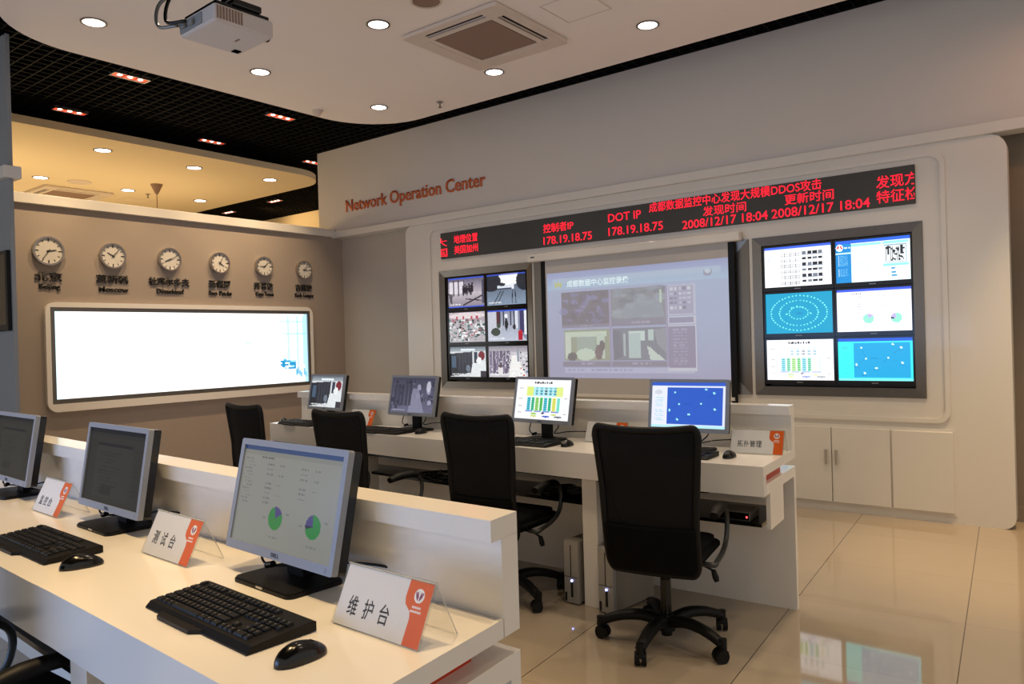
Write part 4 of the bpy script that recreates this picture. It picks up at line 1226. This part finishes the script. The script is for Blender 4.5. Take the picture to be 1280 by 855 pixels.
ms = make_mouse(); GG = 'black computer mice'
place(ms, (-1.268, .925, ZF), -4, 'black mouse on the foreground desk, right of the keyboard before the pie charts', GG)
for loc, rz, l in (((-2.345, .968, ZF), -14, 'black mouse on the foreground desk, touching the middle keyboard'), ((-3.435, 1.05, ZF), -5, 'black mouse cut by the left edge on the foreground desk'),
                   ((-3.775, 3.80, ZB), 5, 'black mouse right of the keyboard before the violet camera picture'), ((-2.515, 3.74, ZB), 3, 'black mouse right of the colourful diagram monitor'),
                   ((-1.535, 3.765, ZB), 0, 'black mouse before the name card at the right end of the rear desk'), ((-5.43, 3.86, ZB), 40, 'black mouse at the far left end of the rear desk')):
    copy_thing(ms, loc, rz, l)

# ------------------------------------------------------------------ name cards in acrylic tents
def make_sign(text, label, loc, rz, w=.272, gap=.0, tw=.15, th=.04, tz=.42, small=False):
    g = thing('name_card', label, 'desk sign', loc, rz, 'name cards in acrylic tents')
    hgt, dep = .118, .056
    L = math.hypot(hgt, dep); an = math.degrees(math.atan2(dep, hgt))
    Mf = T(0, 0, .002) @ RX(-an) @ MV            # u along the width, v up the slope, w towards the reader
    bm = new(); prism(bm, rrect(-w / 2 - .004, 0, w / 2 + .004, L + .006, 0), -.0035, -.001, Mf); prism(bm, rrect(-w / 2 - .004, 0, w / 2 + .004, L + .006, 0), .001, .0025, Mf); obj('front_sheet', bm, 'acrylic', g)
    Mb = T(0, 2 * dep, .002) @ RX(an) @ MV
    bm = new(); prism(bm, rrect(-w / 2 - .004, 0, w / 2 + .004, L + .002, 0), -.002, 0.0, Mb); obj('rear_sheet', bm, 'acrylic', g)
    e_ = w / 2 + .004
    bm = new(); prism(bm, rrect(-e_ - .001, 0, e_ + .001, L + .003, 0), -.0021, .0001, Mb, holes=[rrect(-e_ + .0008, .0012, e_ - .0008, L + .0008, 0)]); obj('sheet_edge', bm, 'acrylic_edge', g)
    bm = new(); prism(bm, rrect(-w / 2, .002, w / 2, L, 0), -.0006, .0002, Mf); cd = obj('card', bm, 'paper', g)
    x1 = w / 2; pts = [(x1, .002), (x1, L)]
    bx = [(x1 - .070, L), (x1 - .072, L * .72), (x1 - .068, L * .62), (x1 - .050, L * .52), (x1 - .046, L * .42), (x1 - .048, .002)]
    bm = new(); prism(bm, pts + bx, .0002, .0005, Mf); obj('orange_band', bm, 'orange', cd, label='orange printed band')
    ex, ey = x1 - .034, L * .78
    bm = new(); prism(bm, disc_pts(ex, ey, .0145), .0005, .0007, Mf)
    obj('emblem_disc', bm, 'paper_white', cd, label='white disc of the emblem')
    bm = new()
    for k in (-2, -1, 1, 2):
        a = k * .36; cx_, cy_ = ex + math.sin(a) * .0105, ey - .001; mm = Mf @ T(cx_, cy_, 0) @ Matrix.Rotation(-a * .55, 4, 'Z')
        prism(bm, [(-.0005, -.010), (.0022, -.001), (.0014, .008), (0, .010), (-.0014, .008), (-.0022, -.001)], .0007, .0009, mm)
    obj('emblem', bm, 'emblem_red', cd, label='purple-red petals')
    bm = new()
    for r_, (n, ww) in enumerate(((6, .026), (8, .032))):
        for k in range(n): box(bm, (ex - ww / 2 + ww * (k + .5) / n, L * .60 - r_ * .0085, .0006), (ww / n * .7, .0045, .0003), Mf)
    obj('small_print', bm, 'paper_white', cd, label='tiny white lettering')
    if text:
        bm = new(); n = len(text); cw = tw / (n + (n - 1) * gap)
        for i, chx in enumerate(text):
            join(bm, text_bm(chx, cw * .92, th, Mf @ T(-w / 2 + .033 + cw * .5 + i * cw * (1 + gap), L * tz, .0003), .0004, .006))
        obj('lettering', bm, 'ink', cd)
    return g


make_sign('维护台', 'tilted name card reading 维护台 in a clear tent, right of the pie chart monitor', (-1.237, 1.083, ZF), -1.5, .272, .55, .135, .042, .36)
make_sign('测试台', 'name card reading 测试台 in a clear tent, between the two nearer foreground monitors', (-2.205, 1.135, ZF), -2.2, .278, .55, .135, .040, .42)
make_sign('监控台', 'name card in a clear tent on the foreground desk beside the nearly black monitor', (-3.235, 1.205, ZF), -2.2, .262, .35, .12, .034, .36)
make_sign('拓扑管理', 'name card reading 拓扑管理 at the right end of the rear desk', (-1.458, 3.925, ZB), 6, .268, .05, .128, .035, .42)
make_sign('流量监控', 'name card half hidden behind the nearest chair, right of the colourful diagram', (-2.39, 3.945, ZB), 3, .268, .05, .128, .033, .40)
make_sign('视频监控', 'name card with only its orange corner above the second nearest chair', (-3.46, 3.95, ZB), 0, .268, .05, .128, .033, .40)
make_sign('安全监控', 'name card with orange end between the two left rear monitors', (-4.60, 3.955, ZB), 0, .275, .05, .13, .033, .40)

# ------------------------------------------------------------------ computers under the rear desk
def make_tower():
    g = thing('computer_tower', 'x', 'computer')
    W, D, H = .098, .37, .355
    bm = new(); box(bm, (0, D / 2 + .02, H / 2 + .008), (W, D, H - .01), bev=.004); obj('case', bm, 'tower_side', g)
    bm = new(); box(bm, (0, .012, H / 2 + .006), (W + .004, .03, H), bev=.006); fp = obj('front_panel', bm, 'tower_silver', g)
    bm = new(); box(bm, (0, -.004, .245), (.004, .003, .18)); box(bm, (0, -.004, .155), (W - .01, .003, .003)); obj('panel_seam', bm, 'ink', fp)
    bm = new(); box(bm, (.006, -.005, .085), (.014, .006, .085), bev=.002); box(bm, (-.036, -.005, .04), (.012, .006, .05), bev=.002); obj('port_flap', bm, 'gloss_black', fp)
    bm = new(); sphere(bm, (.006, -.007, .135), (.006, .004, .006), u=10, v=8); obj('power_light', bm, 'led_blue', fp, label='glowing blue power light')
    bm = new()
    for x in (-.035, .035):
        for y in (.05, .34): cyl(bm, (x, y, .004), .008, .01, seg=10)
    obj('feet', bm, 'black_plastic', g)
    return g


tw = place(make_tower(), (-2.408, 3.585, 0), -4, 'slim silver computer tower left of the white desk post', 'computer towers under the rear desk')
copy_thing(tw, (-2.165, 3.555, 0), -6, 'slim silver computer tower right of the white desk post, behind the nearest chair')

g = thing('network_box', 'flat dark box with a red light on the shelf under the rear desk', 'network device', (-1.52, 3.78, .722 - .160), 3)
bm = new(); box(bm, (0, 0, .024), (.20, .15, .046), bev=.004); obj('case', bm, 'shelf_grey', g)
bm = new(); box(bm, (0, -.076, .024), (.19, .003, .035)); obj('front_plate', bm, 'gloss_black', g)
bm = new(); sphere(bm, (.085, -.079, .022), (.005, .004, .005), u=8, v=6); obj('status_light', bm, 'led_point', g)
for (x, y, l, sd) in ((-2.56, 3.84, 'tangle of black cables on the shelf beside the white desk post', 1), (-3.63, 3.82, 'tangle of black cables on the shelf behind the second nearest chair', 2)):
    rg = random.Random(sd); bm = new()
    for k in range(7):
        pts = [(rg.uniform(-.18, .18), rg.uniform(-.10, .09), .008 + .008 * rg.randint(0, 4)) for _ in range(7)]
        tube(bm, pts, .006, 6)
    box(bm, (.05, 0, .022), (.13, .07, .04), bev=.004)
    o = obj('cable_bundle', bm, 'gloss_black'); o.location = (x, y, .722 - .160); tag(o, l, 'cables')

# ------------------------------------------------------------------ chairs
def make_chair():
    g = thing('office_chair', 'x', 'chair')
    # star base
    bm = new(); cyl(bm, (0, 0, .10), .042, .08, seg=20, r2=.036); cyl(bm, (0, 0, .055), .026, .04, seg=16, r2=.03)
    for k in range(5):
        a = 2 * PI * k / 5 + R(49)
        pts = [(math.cos(a) * r_, math.sin(a) * r_, z) for r_, z in ((.03, .105), (.12, .125), (.21, .118), (.28, .098), (.325, .078))]
        tube(bm, pts, [.036, .034, .031, .028, .025], 10, flat=.8)
    sb = obj('star_base', bm, 'chair_plastic', g)
    for k in range(5):
        a = 2 * PI * k / 5 + R(49); cx, cy = math.cos(a) * .325, math.sin(a) * .325; ta = a + R(60 + 47 * k)
        bm = new(); mm = T(cx, cy, 0) @ Matrix.Rotation(ta, 4, 'Z')
        cyl(bm, (0, 0, .078), .019, .055, mm, seg=12)
        for s in (-1, 1): cyl(bm, (0, 0, 0), .031, .021, mm @ T(.012, s * .016, .031) @ RX(90), seg=18)
        box(bm, (.006, 0, .046), (.05, .05, .016), mm, bev=.006)
        obj('caster', bm, 'chair_plastic', sb)
    bm = new(); cyl(bm, (0, 0, .22), .026, .18, seg=18); cyl(bm, (0, 0, .35), .014, .12, seg=14); obj('gas_column', bm, 'gloss_black', g)
    bm = new(); box(bm, (0, -.01, .405), (.17, .24, .035), bev=.01); tube(bm, [(0, -.08, .40), (0, -.13, .39), (0, -.165, .41), (0, -.18, .48)], .022, 10); obj('tilt_plate', bm, 'chair_plastic', g)
    bm = new(); tube(bm, [(.06, .0, .40), (.18, .0, .395), (.235, .0, .375)], .006, 8); tube(bm, [(.235, 0, .378), (.245, 0, .345), (.25, 0, .325)], [.012, .016, .012], 8); obj('tilt_lever', bm, 'chair_plastic', g)
    # seat
    bm = new(); prism(bm, rrect(-.23, -.205, .23, .265, (.07, .07, .10, .10), 8), .425, .495)
    bmesh.ops.bevel(bm, geom=[e for e in bm.edges if abs(e.verts[0].co.z - e.verts[1].co.z) < 1e-5], offset=.028, segments=4, affect='EDGES')
    obj('seat', bm, 'fabric_black', g, smooth=True)
    # back: curved in section, leaning backwards, widening upwards
    def yb(z):
        t = (z - .37) / .71
        return -.165 - .02 * math.sin(min(1, t * 1.6) * PI) - .105 * max(0, t - .05) ** 1.1

    def hw(z):
        t = (z - .37) / .71
        return .217 + .033 * t - .012 * math.sin(t * PI)

    def bulge(x, z): return -.045 * (1 - (x / .26) ** 2) * (.5 + .5 * math.sin(min(1, max(0, (z - .37) / .71)) * PI))
    outline = []
    r_ = .055; z0, z1 = .405, 1.08
    P = [(-1, z0), (1, z0), (1, z1), (-1, z1)]
    for x, z in rrect(-1, 0, 1, 1, .0): pass
    base = rrect(-.5, z0, .5, z1, (.075, .075, .06, .06), 7)
    loop = []
    m_ = len(base)
    for i in range(m_):
        (xa, za), (xb, zb) = base[i], base[(i + 1) % m_]; n = max(1, int(math.hypot(xb - xa, zb - za) / .05))
        for k in range(n): loop.append((xa + (xb - xa) * k / n, za + (zb - za) * k / n))

    def pos(u, z):
        x = u * 2 * hw(z); return Vector((x, yb(z) + bulge(x, z), z + .018 * (abs(u) * 2) ** 2 * max(0, (z - .9) / .18) - .012))
    # frame tube follows the outline
    bm = new(); pts = [pos(*p) for p in loop]; N = len(pts); rings = []
    for i, p in enumerate(pts):
        t = (pts[(i + 1) % N] - pts[i - 1]).normalized(); nrm = Vector((0, 1, 0)); sd = t.cross(nrm).normalized(); nn = sd.cross(t)
        rings.append([bm.verts.new(p + sd * math.cos(a) * .017 + nn * math.sin(a) * .014) for a in [2 * PI * j / 8 for j in range(8)]])
    for i in range(N):
        for j in range(8):
            f = bm.faces.new((rings[i][j], rings[i][(j + 1) % 8], rings[(i + 1) % N][(j + 1) % 8], rings[(i + 1) % N][j])); f.smooth = True
    bmesh.ops.recalc_face_normals(bm, faces=list(bm.faces))
    bf = obj('back_frame', bm, 'chair_plastic', g)

    def sheet(za, zb, y_off, thick, nm, m):
        bm = new(); NU, NZ = 16, 22; out = []
        for side in (0, 1):
            grid = []
            for j in range(NZ + 1):
                z = za + (zb - za) * j / NZ; row = []
                # shrink the row where the outline corners are rounded
                lim = .5
                for cz, rr in ((z0, .075), (z1, .06)):
                    d = abs(z - cz)
                    if d < rr: lim = min(lim, .5 - rr + math.sqrt(max(0, rr * rr - (rr - d) ** 2)))
                for i in range(NU + 1):
                    q = pos(-lim + 2 * lim * i / NU, z); q.y += y_off - side * thick; row.append(bm.verts.new(q))
                grid.append(row)
            out.append(grid)
            for j in range(NZ):
                for i in range(NU):
                    f = (grid[j][i], grid[j][i + 1], grid[j + 1][i + 1], grid[j + 1][i]); bm.faces.new(f if side else f[::-1])
        A, B = out
        for j in range(NZ):
            bm.faces.new((A[j][0], A[j + 1][0], B[j + 1][0], B[j][0])); bm.faces.new((A[j][NU], B[j][NU], B[j + 1][NU], A[j + 1][NU]))
        for i in range(NU):
            bm.faces.new((A[0][i], B[0][i], B[0][i + 1], A[0][i + 1])); bm.faces.new((A[NZ][i], A[NZ][i + 1], B[NZ][i + 1], B[NZ][i]))
        bmesh.ops.recalc_face_normals(bm, faces=list(bm.faces))
        return obj(nm, bm, m, g, smooth=True)
    sheet(.62, 1.078, .003, .004, 'mesh_back', 'mesh_cloth')
    sheet(.407, .63, .012, .030, 'padded_lower_back', 'fabric_black')
    # arms
    for s in (-1, 1):
        bm = new(); x = s * .265
        tube(bm, [(s * .20, -.06, .42), (s * .255, -.06, .42), (x - s * .005, -.02, .428), (x, .08, .45), (x, .155, .49), (x, .185, .56), (x, .175, .622), (x, .12, .655), (x, .02, .657), (x, -.05, .653)], .0125, 10)
        a = obj('arm', bm, 'arm_metal', g, label='grey metal arm loop')
        bm = new(); tube(bm, [(x, .145, .655), (x, .10, .667), (x, .0, .669), (x, -.085, .655)], [.020, .027, .028, .022], 12, flat=.8); obj('arm_pad', bm, 'chair_plastic', a, label='black padded armrest')
    return g


ch = make_chair(); CG = 'black mesh-backed office chairs'
place(ch, (-1.73, 3.40, 0), 10, 'black mesh-back office chair fully in view, nearest at the rear desk', CG)
copy_thing(ch, (-2.80, 3.505, 0), 2, 'black mesh-back office chair half hidden by the foreground desk, before the colourful diagram')
copy_thing(ch, (-3.76, 3.33, 0), -2, 'black mesh-back office chair before the violet camera picture')
copy_thing(ch, (-4.90, 3.42, 0), -5, 'black mesh-back office chair farthest left at the rear desk, against the taupe wall')
copy_thing(ch, (-2.52, .76, 0), 2, 'black office chair in the dark under the foreground desk at the bottom left')
